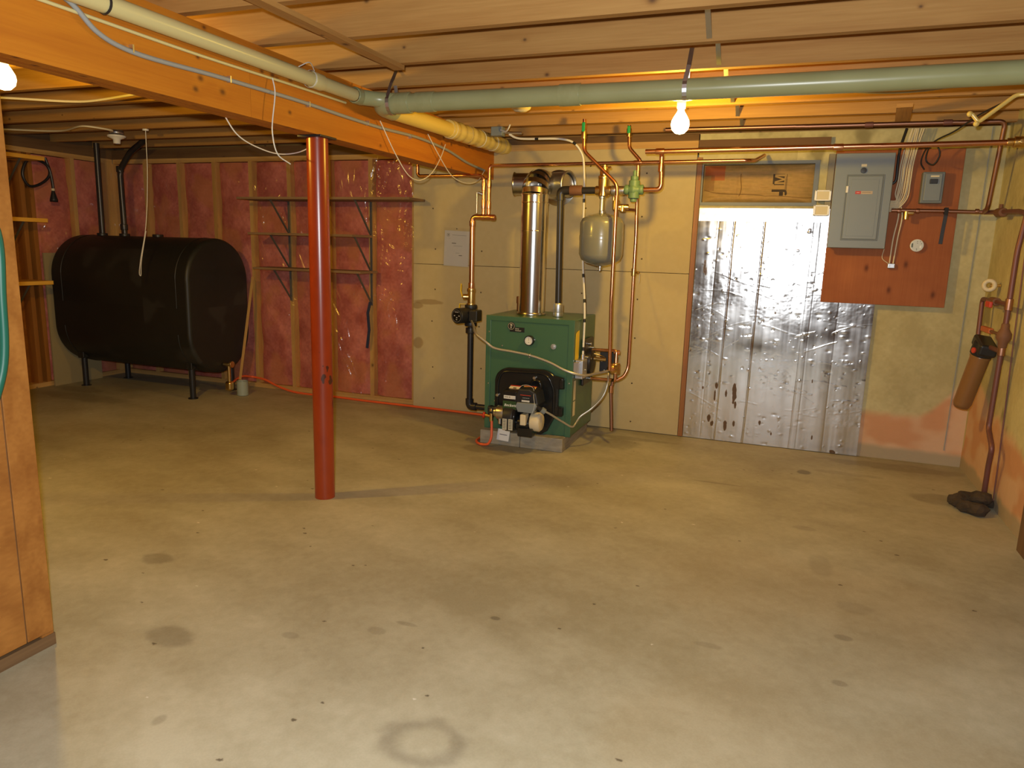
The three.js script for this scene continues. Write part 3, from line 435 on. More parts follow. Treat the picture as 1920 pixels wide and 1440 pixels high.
// ------------------------------------------------------------------ boiler
{
  const bs = thing('concrete_pad', 'low grey concrete block pad under the green boiler', 'pad');
  for (const [x0, x1] of [[-1.835, -1.55], [-1.547, -1.255]]) part(bs, 'block', rbx(x0, x1, 0.0005, 0.092, 0.16, 0.79, 0.006), M.slab);
  const b = thing('boiler', 'green oil-fired boiler with black burner on a concrete pad', 'boiler');
  const x0 = -1.832, x1 = -1.225, y0 = 0.0925, y1 = 0.858, zf = 0.72, zb = 0.19;
  part(b, 'jacket', rbx(x0, x1, y0, y1, zb, zf - 0.02, 0.006), M.green);
  part(b, 'front_panel', poly([[x0 + 0.035, y0 + 0.004], [x1 - 0.04, y0 + 0.004], [x1 - 0.04, y1 - 0.035], [x0 + 0.035, y1 - 0.035]], zf - 0.02, zf, 0.003), M.green);
  part(b, 'front_rim', poly([[x0, y0], [x0 + 0.03, y0], [x0 + 0.03, y1 - 0.028], [x1 - 0.034, y1 - 0.028], [x1 - 0.034, y0], [x1, y0], [x1, y1], [x0, y1]].map(q => [x0 + 0.002 + (q[0] - x0) * 0.994, y0 + 0.002 + (q[1] - y0) * 0.995]), zf - 0.022, zf + 0.006, 0.003), M.green);
  // badge
  const bd = part(b, 'badge', [rbx(-1.665, -1.563, 0.759, 0.79, zf, zf + 0.004, 0.002), cyl(0.026, 0.006, [-1.654, 0.796, zf], [0, 0, 1], 28)], M.black);
  const bt = canvasTex(512, 160, (c, W, H) => { c.fillStyle = '#0c0c0c'; c.fillRect(0, 0, W, H); c.fillStyle = '#cfcab8'; c.font = 'bold 62px serif'; c.fillText('New', 190, 66); c.fillText('Yorker', 190, 132); });
  part(bd, 'lettering', quadZ(-1.664, -1.564, 0.76, 0.789, zf + 0.0045), std([1, 1, 1], 0.5, 0, { map: bt }));
  const nt = canvasTex(128, 128, (c) => { c.fillStyle = '#15140f'; c.fillRect(0, 0, 128, 128); c.strokeStyle = '#b9b29a'; c.lineWidth = 6; c.beginPath(); c.arc(64, 64, 56, 0, 7); c.stroke(); c.fillStyle = '#d8d2bd'; c.font = 'bold 54px sans-serif'; c.fillText('N', 43, 62); c.fillText('Y', 46, 108); });
  { const g = new THREE.CircleGeometry(0.0245, 28); g.translate(-1.654, 0.796, zf + 0.0065); part(bd, 'emblem', g, std([1, 1, 1], 0.5, 0, { map: nt })); }
  // gauge
  const gz = part(b, 'gauge', [lathe([[0, 0], [0.031, 0], [0.033, 0.004], [0.033, 0.028], [0.03, 0.034], [0.027, 0.034], [0.027, 0.028], [0, 0.028]], [-1.522, 0.711, zf], [0, 0, 1], 32)], M.black);
  const gt = canvasTex(128, 128, (c) => { c.fillStyle = '#e6e2d6'; c.fillRect(0, 0, 128, 128); c.strokeStyle = '#222'; c.lineWidth = 3; for (let a = -220; a <= 40; a += 26) { c.beginPath(); c.moveTo(64 + 46 * Math.cos(a * R), 64 + 46 * Math.sin(a * R)); c.lineTo(64 + 56 * Math.cos(a * R), 64 + 56 * Math.sin(a * R)); c.stroke(); } c.lineWidth = 4; c.beginPath(); c.moveTo(64, 64); c.lineTo(60, 24); c.stroke(); c.fillStyle = '#333'; c.fillRect(54, 88, 20, 6); });
  { const g = new THREE.CircleGeometry(0.027, 32); g.translate(-1.522, 0.711, zf + 0.029); part(gz, 'dial', g, std([1, 1, 1], 0.4, 0, { map: gt })); }
  part(b, 'observation_port', [cyl(0.018, 0.008, [-1.36, 0.681, zf], [0, 0, 1]), cyl(0.01, 0.014, [-1.36, 0.681, zf], [0, 0, 1])], M.galv);
  for (const [x, y] of [[-1.715, 0.662], [-1.809, 0.401], [-1.759, 0.285], [-1.312, 0.291], [-1.49, 0.716], [-1.81, 0.75], [-1.245, 0.45]]) part(b, 'screw', cyl(0.005, 0.005, [x, y, zf + 0.002], [0, 0, 1], 10), M.screw);
  // burner door
  const s = new THREE.Shape(); s.moveTo(-1.742, 0.3); s.lineTo(-1.742, 0.43); s.quadraticCurveTo(-1.735, 0.5, -1.66, 0.515); s.lineTo(-1.42, 0.522); s.quadraticCurveTo(-1.37, 0.515, -1.345, 0.49); s.lineTo(-1.285, 0.478); s.lineTo(-1.28, 0.42); s.lineTo(-1.315, 0.415); s.lineTo(-1.315, 0.29); s.lineTo(-1.288, 0.285); s.lineTo(-1.288, 0.24); s.lineTo(-1.33, 0.235); s.lineTo(-1.38, 0.13); s.lineTo(-1.42, 0.105); s.lineTo(-1.6, 0.105); s.lineTo(-1.7, 0.13); s.lineTo(-1.742, 0.2);
  { const g = extr(s, 0.022, 0.008, 3); g.translate(0, 0, zf + 0.006); part(b, 'burner_door', g, M.blackGloss); }
  { const d = b.children.at(-1); part(d, 'door_rim', pipe([[-1.725, 0.2, zf + 0.036], [-1.725, 0.43, zf + 0.036], [-1.7, 0.49, zf + 0.036], [-1.65, 0.5, zf + 0.036], [-1.42, 0.505, zf + 0.036], [-1.37, 0.48, zf + 0.036], [-1.335, 0.4, zf + 0.036], [-1.335, 0.25, zf + 0.036]], 0.008, 0.03), M.blackGloss); for (const [x, y] of [[-1.469, 0.472], [-1.416, 0.323], [-1.725, 0.335]]) part(d, 'bolt', hex(0.011, 0.016, [x, y, zf + 0.035], [0, 0, 1]), M.screw); part(d, 'boss', lathe([[0.045, 0], [0.04, 0.02], [0.028, 0.024], [0.02, 0.01], [0, 0.01]], [-1.455, 0.425, zf + 0.035], [0, 0, 1]), M.blackGloss); for (const y of [0.447, 0.263]) part(d, 'hinge', [rbx(-1.3, -1.272, y - 0.03, y + 0.03, zf + 0.002, zf + 0.05, 0.006)], M.blackGloss); }
  // burner assembly
  const u = part(b, 'burner', [rbx(-1.625, -1.525, 0.2, 0.44, 0.765, 0.93, 0.012), cyl(0.062, 0.1, [-1.5, 0.3, 0.75], [0, 0, 1], 28), cyl(0.09, 0.085, [-1.612, 0.255, 0.87], [1, 0, 0], 32)], M.blackGloss);
  u.position.y = -0.032;
  const tx = (w, h, d) => std([1, 1, 1], 0.5, 0, { map: canvasTex(w, h, d) });
  part(u, 'green_label', quadZ(-1.62, -1.53, 0.318, 0.372, 0.9312), tx(256, 150, c => { c.fillStyle = '#2e4a22'; c.fillRect(0, 0, 256, 150); c.fillStyle = '#f0f0e4'; c.font = 'italic bold 62px serif'; c.fillText('Beckett', 22, 98); }));
  part(u, 'white_label', quadZ(-1.615, -1.535, 0.386, 0.408, 0.9312), tx(256, 64, c => { c.fillStyle = '#d8d6cc'; c.fillRect(0, 0, 256, 64); c.fillStyle = '#333'; c.fillRect(20, 26, 80, 10); c.fillRect(120, 22, 20, 18); }));
  { const g = new THREE.PlaneGeometry(0.07, 0.075); g.rotateX(-72 * R); g.translate(-1.575, 0.4425, 0.85); part(u, 'top_label', g, tx(128, 128, c => { c.fillStyle = '#e2d9c8'; c.fillRect(0, 0, 128, 128); c.fillStyle = '#b8301c'; c.fillRect(0, 0, 128, 22); c.fillRect(0, 108, 128, 20); c.fillStyle = '#222'; c.fillRect(50, 50, 40, 22); })); }
  const ig = part(u, 'igniter', [poly([[-1.515, 0.33], [-1.4, 0.335], [-1.385, 0.37], [-1.4, 0.435], [-1.44, 0.455], [-1.505, 0.452], [-1.52, 0.42]], 0.8, 0.95, 0.008)], M.black);
  part(ig, 'junction_box', poly([[-1.517, 0.352], [-1.503, 0.32], [-1.405, 0.318], [-1.385, 0.36], [-1.39, 0.375], [-1.51, 0.372]], 0.9, 0.966, 0.004), M.panelGrey, 'grey metal wiring box');
  part(ig, 'front_print', quadZ(-1.5, -1.41, 0.376, 0.428, 0.9512), tx(256, 150, c => { c.fillStyle = '#17181d'; c.fillRect(0, 0, 256, 150); c.fillStyle = '#d9d7cf'; c.fillRect(40, 104, 150, 30); c.fillStyle = '#9aa'; for (let i = 0; i < 6; i++) c.fillRect(60 + i * 22, 56, 12, 14); c.fillStyle = '#c03a20'; c.fillRect(10, 6, 200, 12); }));
  { const g = new THREE.PlaneGeometry(0.085, 0.07); g.rotateX(-75 * R); g.translate(-1.463, 0.4558, 0.88); part(ig, 'top_label', g, tx(128, 128, c => { c.fillStyle = '#d8b86a'; c.fillRect(0, 0, 128, 128); c.fillStyle = '#b8301c'; c.fillRect(0, 0, 128, 16); c.fillRect(0, 112, 128, 16); })); }
  part(u, 'motor', [lathe([[0, 0], [0.052, 0], [0.062, 0.01], [0.062, 0.06], [0.05, 0.072], [0, 0.075]], [-1.44, 0.245, 0.885], [1, 0, 0], 32), rbx(-1.49, -1.452, 0.23, 0.3, 0.9, 0.965, 0.006)], M.cream, 'cream round burner motor');
  part(u, 'motor_body', [cyl(0.056, 0.09, [-1.53, 0.225, 0.885], [1, 0, 0]), rbx(-1.51, -1.41, 0.155, 0.21, 0.85, 0.955, 0.008)], M.blackGloss);
  part(u, 'air_band', lathe([[0.09, 0], [0.094, 0.004], [0.094, 0.06], [0.09, 0.064]], [-1.612, 0.255, 0.87], [1, 0, 0], 36), M.black);
  for (const x of [-1.592, -1.552]) part(u, 'rating_label', quadZ(x - 0.015, x + 0.015, 0.19, 0.262, 0.9655), tx(64, 128, c => { c.fillStyle = '#bdb9a6'; c.fillRect(0, 0, 64, 128); c.fillStyle = '#444'; for (let i = 0; i < 6; i++) c.fillRect(10, 14 + i * 18, 40, 6); }));
  part(u, 'oil_pump', [cyl(0.045, 0.06, [-1.685, 0.275, 0.86], [1, 0, 0], 28), cyl(0.03, 0.03, [-1.705, 0.275, 0.86], [1, 0, 0]), cyl(0.012, 0.05, [-1.66, 0.2, 0.87])], M.steel, 'shiny metal oil pump');
  part(u, 'oil_filter_tee', [rbx(-1.765, -1.7, 0.25, 0.3, 0.79, 0.84, 0.01), cyl(0.02, 0.08, [-1.75, 0.22, 0.81])], M.black);
  part(u, 'igniter_cord', cord([[-1.52, 0.44, 0.93], [-1.5, 0.475, 0.93], [-1.47, 0.48, 0.9], [-1.43, 0.465, 0.9], [-1.4, 0.42, 0.97], [-1.39, 0.37, 0.98], [-1.41, 0.31, 0.97]], 0.0012, 24, 5), M.cableWhite);
  // side labels, tag, aquastat, coil plate
  const sideQuad = (z0, z1, ya, yb, m, nm, lb) => { const g = new THREE.PlaneGeometry(z1 - z0, yb - ya); g.rotateY(Math.PI / 2); g.translate(x1 + 0.0015, (ya + yb) / 2, (z0 + z1) / 2); return part(b, nm, g, m, lb); };
  sideQuad(0.635, 0.69, 0.33, 0.46, M.label, 'rating_plate'); sideQuad(0.635, 0.69, 0.225, 0.322, M.label, 'rating_plate');
  { const g = poly([[0.61, 0.6], [0.69, 0.6], [0.69, 0.77], [0.64, 0.785], [0.61, 0.785]], 0, 0.002); g.rotateY(-Math.PI / 2); g.translate(x1 + 0.004, 0, 0); part(b, 'warning_tag', g, M.yellowTag, 'yellow warning tag'); }
  const aq = part(b, 'aquastat', [rbx(x1, x1 + 0.055, 0.475, 0.6, 0.57, 0.68, 0.006)], M.galv, 'grey metal control box'); part(aq, 'cover_screw', cyl(0.005, 0.004, [x1 + 0.055, 0.53, 0.62], [1, 0, 0], 8), M.screw); part(aq, 'relay', rbx(x1, x1 + 0.04, 0.51, 0.59, 0.685, 0.72, 0.004), M.steel);
  const cp = part(b, 'coil_plate', [rbx(x1, x1 + 0.022, 0.4, 0.715, 0.29, 0.52, 0.02), cyl(0.085, 0.035, [x1 + 0.015, 0.555, 0.4], [1, 0, 0], 30)], M.iron); for (let k = 0; k < 6; k++) { const a = k * Math.PI / 3 + 0.3; part(cp, 'bolt', hex(0.011, 0.02, [x1 + 0.02, 0.557 + 0.125 * Math.sin(a), 0.405 + 0.09 * Math.cos(a)], [1, 0, 0]), M.screw); }
  part(b, 'flue_collar', lathe([[0.09, 0], [0.098, 0], [0.098, 0.02], [0.09, 0.022]], [-1.59, y1 - 0.002, 0.52]), M.flueDark);
  part(b, 'air_vent', [cyl(0.018, 0.06, [-1.757, y1, 0.3]), cyl(0.022, 0.05, [-1.757, y1 + 0.055, 0.3])], M.copperOld);
  // paper tucked under the burner
  const pp = thing('paper_note', 'small white note hanging off the pad below the burner', 'paper'); { const g = new THREE.PlaneGeometry(0.085, 0.075, 1, 6); g.rotateX(-12 * R); g.rotateZ(-4 * R); g.translate(-1.662, 0.075, 0.8); part(pp, 'sheet', g, std([1, 1, 1], 0.7, 0, { side: THREE.DoubleSide, map: canvasTex(128, 128, c => { c.fillStyle = '#dcdcdc'; c.fillRect(0, 0, 128, 128); c.fillStyle = '#556'; c.fillRect(24, 56, 80, 8); }) })); }
  const oh = thing('oil_hose', 'orange fuel hose looping down from the burner to the floor', 'hose');
  part(oh, 'hose', cord([[-1.735, 0.17, 0.83], [-1.73, 0.11, 0.84], [-1.728, 0.06, 0.85], [-1.745, 0.02, 0.86], [-1.775, 0.011, 0.86], [-1.81, 0.011, 0.855], [-1.855, 0.011, 0.8], [-1.868, 0.011, 0.68], [-1.868, 0.011, 0.5]], 0.0085, 50, 10), M.orangeHose); part(oh, 'shutoff_valve', [cyl(0.013, 0.085, [-1.74, 0.165, 0.825]), cyl(0.017, 0.02, [-1.74, 0.235, 0.825]), cyl(0.011, 0.045, [-1.74, 0.2, 0.825], [-1, 0.1, 0])], M.brass); part(oh, 'valve_knob', lathe([[0, 0], [0.02, 0.002], [0.02, 0.014], [0, 0.016]], [-1.785, 0.203, 0.825], [-1, 0.1, 0]), M.red);
}
// ------------------------------------------------------------------ flue
{
  const f = thing('flue_pipe', 'shiny vertical metal flue pipe rising from the boiler', 'flue'); const X = -1.59, Z = 0.52, r = 0.0875, y0 = 0.862;
  for (const [a, b, e] of [[y0, 1.42, 0], [1.4, 1.6, 0.0012], [1.585, 1.652, 0.002]]) part(f, 'pipe_section', lathe([[r + e, a], [r + e, b - 0.012], [r + e + 0.003, b - 0.008], [r + e + 0.003, b - 0.004], [r + e, b]], [X, 0, Z], [0, 1, 0], 48), M.flue);
  part(f, 'seam', bx(X + r - 0.03, X + r - 0.016, y0, 1.66, Z + 0.062, Z + 0.071), M.flue);
  // elbow gores turning back to the wall
  const yE = 1.645, RR = 0.088; const gore = []; for (let k = 0; k <= 4; k++) { const a = k / 4 * Math.PI / 2; gore.push(V(X, yE + RR * Math.sin(a), Z - RR * (1 - Math.cos(a)))); }
  for (let k = 0; k < 4; k++) part(f, 'elbow_gore', sweep([gore[k], gore[k + 1]], k % 2 ? 0.0895 : 0.0885, 36, false), M.flueDark);
  part(f, 'back_run', sweep([V(X, yE + RR, Z - RR), V(X, yE + RR, 0.03)], 0.088, 36, false), M.flueDark); part(f, 'wall_collar', lathe([[0.09, 0], [0.125, 0.001], [0.127, 0.004], [0.09, 0.012]], [X, yE + RR, 0.0008], [0, 0, 1], 40), M.flueDark);
  const d = part(f, 'draft_tee', [lathe([[0.075, 0], [0.075, 0.17], [0.08, 0.174], [0.082, 0.18], [0.072, 0.182], [0.07, 0.02], [0, 0.018]], [X - 0.05, 1.735, 0.28], [-1, 0, 0.15], 36)], M.flueDark);
  part(d, 'damper_ring', lathe([[0.082, 0], [0.082, 0.12], [0.088, 0.124], [0.088, 0.136], [0.074, 0.138], [0.074, 0.0]], [X + 0.05, 1.73, 0.3], [1, 0, 0.35], 40), M.galv); part(d, 'damper_disc', lathe([[0, 0], [0.07, 0.0005], [0.07, 0.003], [0, 0.0035]], [X + 0.165, 1.725, 0.345], [1, 0.12, 0.35], 36), M.steel);
}

// ------------------------------------------------------------------ supply piping, right of the flue
{
  const Z = 0.55, Y = 1.672;
  const a = thing('supply_riser', 'black iron pipe from the boiler top up to the air separator', 'pipe');
  part(a, 'riser', sweep([V(-1.391, 0.865, Z), V(-1.405, 1.62, Z)], 0.021, 18), M.iron); part(a, 'bushing', [hex(0.036, 0.03, [-1.391, 0.859, Z], [0, 1, 0]), lathe([[0.026, 0], [0.033, 0.01], [0.033, 0.06], [0.026, 0.07]], [-1.391, 0.88, Z])], M.galv);
  part(a, 'elbow', [sweep(fillet([[-1.405, 1.61, Z], [-1.405, Y, Z], [-1.345, Y, Z]], 0.045), 0.028, 18)], M.iron); part(a, 'coupling', lathe([[0.021, 0], [0.032, 0.004], [0.032, 0.08], [0.021, 0.084]], [-1.345, Y, Z], [1, 0, 0]), M.rustIron); part(a, 'nipple', sweep([V(-1.27, Y, Z), V(-1.165, Y, Z)], 0.022, 18), M.iron);
  const s = thing('air_separator', 'brass air separator above the grey expansion tank', 'valve');
  part(s, 'body', [cyl(0.034, 0.11, [-1.125, 1.635, Z], [0, 1, 0], 24), cyl(0.028, 0.1, [-1.175, Y, Z], [1, 0, 0], 24), cyl(0.036, 0.02, [-1.125, 1.74, Z])], M.brass); part(s, 'vent_cap', [cyl(0.027, 0.055, [-1.125, 1.76, Z]), cyl(0.02, 0.012, [-1.125, 1.815, Z]), cyl(0.007, 0.045, [-1.125, 1.806, Z], [1, 0.1, 0.2])], M.brass);
  part(s, 'union', [hex(0.032, 0.03, [-1.073, Y, Z], [1, 0, 0]), cyl(0.027, 0.06, [-1.05, Y, Z], [1, 0, 0])], M.steel); part(s, 'drop_nipple', [cyl(0.014, 0.09, [-1.13, 1.545, Z]), cyl(0.019, 0.022, [-1.13, 1.62, Z])], M.galv);
  const v = thing('flow_check_valve', 'sage green cast flow valve on the copper heating line', 'valve');
  part(v, 'body', [lathe([[0.02, 0], [0.03, 0.004], [0.03, 0.024], [0.022, 0.03], [0.04, 0.05], [0.04, 0.068], [0.022, 0.09], [0.03, 0.096], [0.03, 0.116], [0.02, 0.12]], [-0.99, Y + 0.004, Z], [1, 0, 0], 24), cyl(0.034, 0.11, [-0.93, Y - 0.05, Z], [0, 1, 0], 24)], M.greenValve); part(v, 'bonnet', [hex(0.026, 0.03, [-0.93, Y + 0.055, Z], [0, 1, 0]), cyl(0.012, 0.04, [-0.93, Y + 0.08, Z])], M.greenValve); part(v, 'bottom_plug', hex(0.022, 0.022, [-0.93, Y - 0.07, Z], [0, 1, 0]), M.greenValve);
  const c = thing('copper_main', 'thick bright copper pipe running to the right wall under the bulb', 'pipe');
  part(c, 'pipe', [pipe([[-0.87, Y + 0.004, Z], [-0.765, Y + 0.004, Z], [-0.772, 1.89, Z], [-0.772, 1.895, Z + 0.06]], 0.0145, 0.035, 16), pipe([[-0.86, 1.893, Z + 0.065], [-0.772, 1.893, Z + 0.065], [0.4, 1.899, Z + 0.065], [1.14, 1.904, Z + 0.065]], 0.0145, 0.02, 16)], M.copper);
  for (const [p, ax] of [[[-0.8, 1.893, Z + 0.065], [1, 0, 0]], [[0.18, 1.897, Z + 0.065], [1, 0, 0]], [[-0.772, 1.78, Z], [0, 1, 0]]]) part(c, 'fitting', lathe([[0.0145, 0], [0.018, 0.003], [0.018, 0.05], [0.0145, 0.053]], p, ax), M.copper);
  part(c, 'wall_valve', [cyl(0.028, 0.06, [1.03, 1.904, Z + 0.065], [1, 0, 0]), cyl(0.012, 0.04, [1.06, 1.904, Z + 0.065], [0, 0, 1]), hex(0.022, 0.03, [1.0, 1.904, Z + 0.065], [1, 0, 0])], M.brass);
  const e = thing('expansion_tank', 'grey steel expansion tank hanging beside the boiler flue', 'tank');
  const r = 0.14; part(e, 'shell', lathe([[0, 0], [0.03, 0.001], [0.09, 0.018], [0.125, 0.04], [r, 0.075], [r, 0.16], [r + 0.002, 0.165], [r + 0.002, 0.19], [r, 0.195], [r, 0.27], [0.125, 0.3], [0.09, 0.318], [0.03, 0.332], [0, 0.334]], [-1.13, 1.2, 0.52], [0, 1, 0], 56), M.tankGrey); part(e, 'air_stem', [cyl(0.007, 0.035, [-1.13, 1.17, 0.52]), cyl(0.012, 0.014, [-1.13, 1.186, 0.52])], M.steel); part(e, 'inlet', hex(0.02, 0.022, [-1.13, 1.53, 0.535], [0, 1, 0]), M.galv);
  const fv = thing('feed_valve', 'small brass feed valve between expansion tank and copper riser', 'valve'); part(fv, 'body', [cyl(0.018, 0.09, [-1.06, 1.575, 0.5], [1, 0, -0.2]), cyl(0.024, 0.06, [-1.05, 1.555, 0.5]), cyl(0.02, 0.04, [-1.01, 1.545, 0.49]), cyl(0.008, 0.03, [-1.065, 1.61, 0.51])], M.brass); part(fv, 'lever', strap([[-1.065, 1.64, 0.51], [-1.05, 1.66, 0.51], [-1.03, 1.6, 0.52]], 0.008, [0, 0, 1]), M.steel); part(fv, 'inlet_tube', pipe([[-1.0, 1.56, 0.49], [-0.95, 1.56, 0.42], [-0.94, 1.56, 0.4]], 0.009, 0.02), M.copperOld);
}
// ------------------------------------------------------------------ copper runs
{
  const Z = 0.42;
  const a = thing('copper_pipe', 'long thin copper pipe from the return header toward the window', 'pipe', undefined);
  part(a, 'pipe', pipe([[-1.96, 1.515, Z], [-1.96, 1.848, Z], [-0.945, 1.853, Z], [-0.27, 1.856, Z], [-0.24, 1.87, 0.3], [-0.2, 1.93, 0.05]], 0.0112, 0.03), M.copper); for (const [p, x] of [[[-1.96, 1.7, Z], [0, 1, 0]], [[-1.96, 1.56, Z], [0, 1, 0]], [[-0.97, 1.853, Z], [1, 0, 0]]]) part(a, 'fitting', lathe([[0.0112, 0], [0.0142, 0.003], [0.0142, 0.05], [0.0112, 0.053]], p, x), M.copper);
  const b = thing('copper_pipe', 'copper pipe from the return header passing left under the beam', 'pipe'); part(b, 'pipe', pipe([[-2.0, 1.515, Z], [-2.0, 1.768, Z], [-2.03, 1.784, Z], [-2.5, 1.784, Z], [-2.512, 1.8, Z], [-2.512, 2.08, Z]], 0.0112, 0.02), M.copper); for (const p of [[-2.0, 1.68, Z], [-2.0, 1.56, Z]]) part(b, 'fitting', lathe([[0.0112, 0], [0.0142, 0.003], [0.0142, 0.06], [0.0112, 0.063]], p), M.copper); part(b, 'bleeder_valve', [cyl(0.009, 0.04, [-2.0, 1.655, Z], [-1, 0.4, 0.3]), cyl(0.004, 0.14, [-2.045, 1.53, Z + 0.01])], M.steel);
  const h = thing('return_pipe', 'copper return pipe dropping from the header to the circulator pump', 'pipe'); part(h, 'header', pipe([[-2.08, 1.02, Z], [-2.08, 1.508, Z], [-1.925, 1.502, Z]], 0.0175, 0.035, 16), M.copper); part(h, 'header_cap', cyl(0.021, 0.03, [-1.94, 1.502, Z], [1, 0, 0]), M.copper); for (const x of [-2.0, -1.96]) part(h, 'tee', cyl(0.0205, 0.034, [x - 0.017, 1.505, Z], [1, 0, 0]), M.copper); part(h, 'adapter', [cyl(0.022, 0.05, [-2.08, 1.0, Z]), cyl(0.021, 0.04, [-2.08, 1.44, Z])], M.copper);
  const v = thing('ball_valve', 'brass ball valve with yellow lever above the circulator pump', 'valve'); part(v, 'body', [cyl(0.026, 0.1, [-2.08, 0.895, Z], [0, 1, 0], 20), hex(0.03, 0.025, [-2.08, 0.985, Z], [0, 1, 0]), hex(0.032, 0.02, [-2.08, 0.885, Z], [0, 1, 0]), cyl(0.02, 0.05, [-2.09, 0.95, Z], [-1, 0, 0.5])], M.brass); part(v, 'lever', strap([[-2.135, 0.95, Z + 0.03], [-2.145, 0.99, Z + 0.035], [-2.15, 1.04, Z + 0.02]], 0.014, [0, 0, 1], 0.003), M.yellowTag); part(v, 'drain_lever', strap([[-2.11, 0.9, Z + 0.03], [-2.15, 0.9, Z + 0.04], [-2.155, 0.86, Z + 0.04]], 0.012, [0, 0, 1], 0.003), M.yellowTag);
  const p = thing('circulator_pump', 'black circulator pump with round dial face left of the boiler', 'pump');
  part(p, 'volute', [cyl(0.045, 0.03, [-2.08, 0.864, Z], [0, 1, 0], 20), cyl(0.024, 0.16, [-2.08, 0.74, Z]), cyl(0.044, 0.028, [-2.08, 0.742, Z], [0, 1, 0], 20), cyl(0.05, 0.06, [-2.08, 0.82, Z - 0.02], [-0.4, 0, 1], 28)], M.black); part(p, 'motor', [cyl(0.055, 0.12, [-2.085, 0.822, Z + 0.03], [-0.35, 0, 1], 32)], M.black); part(p, 'terminal_box', rbx(-2.05, -1.985, 0.785, 0.865, Z + 0.02, Z + 0.11, 0.008), M.black);
  const q = new THREE.CircleGeometry(0.05, 32); const ax = V(-0.35, 0, 1).normalize(); q.applyQuaternion(new THREE.Quaternion().setFromUnitVectors(V(0, 0, 1), ax)); q.translate(-2.085 + ax.x * 0.1215, 0.822, Z + 0.03 + ax.z * 0.1215); part(p, 'dial_face', q, std([1, 1, 1], 0.4, 0, { map: canvasTex(128, 128, c => { c.fillStyle = '#111'; c.fillRect(0, 0, 128, 128); c.strokeStyle = '#999'; c.lineWidth = 3; c.beginPath(); c.arc(64, 64, 54, 0, 7); c.stroke(); c.fillStyle = '#bbb'; for (const [x, y] of [[30, 58], [86, 58], [56, 92], [58, 74]]) c.fillRect(x, y, 16, 9); c.fillRect(40, 26, 48, 6); }) }));
  const i = thing('iron_return', 'black iron pipe from the pump down into the boiler side', 'pipe'); part(i, 'pipe', pipe([[-2.08, 0.735, Z], [-2.08, 0.155, Z], [-1.84, 0.155, Z]], 0.0215, 0.05, 18), M.iron); part(i, 'elbow', [sweep(fillet([[-2.08, 0.21, Z], [-2.08, 0.155, Z], [-2.025, 0.155, Z]], 0.05), 0.029, 18)], M.iron); part(i, 'union', hex(0.036, 0.04, [-2.08, 0.69, Z], [0, 1, 0]), M.iron);
  // drops with green-handled valves
  const d1 = thing('copper_pipe', 'copper pipe from a green-handled valve slanting in front of the expansion tank', 'pipe'); part(d1, 'pipe', pipe([[-1.229, 2.08, 0.69], [-1.225, 1.896, 0.69], [-1.012, 1.7, 0.69], [-1.005, 1.65, 0.69], [-1.006, 1.0, 0.69], [-1.0, 0.55, 0.66]], 0.0112, 0.03), M.copper); part(d1, 'valve', [cyl(0.016, 0.05, [-1.229, 1.965, 0.69])], M.brass); part(d1, 'valve_handle', rbx(-1.239, -1.219, 2.005, 2.06, 0.702, 0.71, 0.004), M.greenHandle);
  const d2 = thing('copper_pipe', 'short copper drop with green-handled valve joining the long thin pipe', 'pipe'); part(d2, 'pipe', pipe([[-1.01, 2.08, Z], [-1.003, 1.945, Z], [-0.93, 1.868, Z], [-0.928, 1.853, Z]], 0.0112, 0.02), M.copper); part(d2, 'valve', cyl(0.016, 0.05, [-1.009, 2.01, Z]), M.brass); part(d2, 'valve_handle', rbx(-1.018, -0.998, 2.03, 2.075, Z + 0.012, Z + 0.02, 0.004), M.greenHandle);
  const v2 = thing('copper_pipe', 'copper riser behind the sage green valve with a small drain cock', 'pipe'); part(v2, 'pipe', pipe([[-0.943, 1.848, 0.4], [-0.931, 1.37, 0.4], [-0.931, 0.53, 0.4], [-0.955, 0.47, 0.42], [-1.0, 0.448, 0.44]], 0.0112, 0.03), M.copper); part(v2, 'drain_cock', [cyl(0.016, 0.05, [-0.932, 1.14, 0.4]), cyl(0.008, 0.04, [-0.932, 1.165, 0.4], [1, 0, 0.3])], M.brass); part(v2, 'cock_lever', strap([[-0.9, 1.165, 0.41], [-0.888, 1.15, 0.41], [-0.89, 1.1, 0.41]], 0.01, [0, 0, 1]), M.steel);
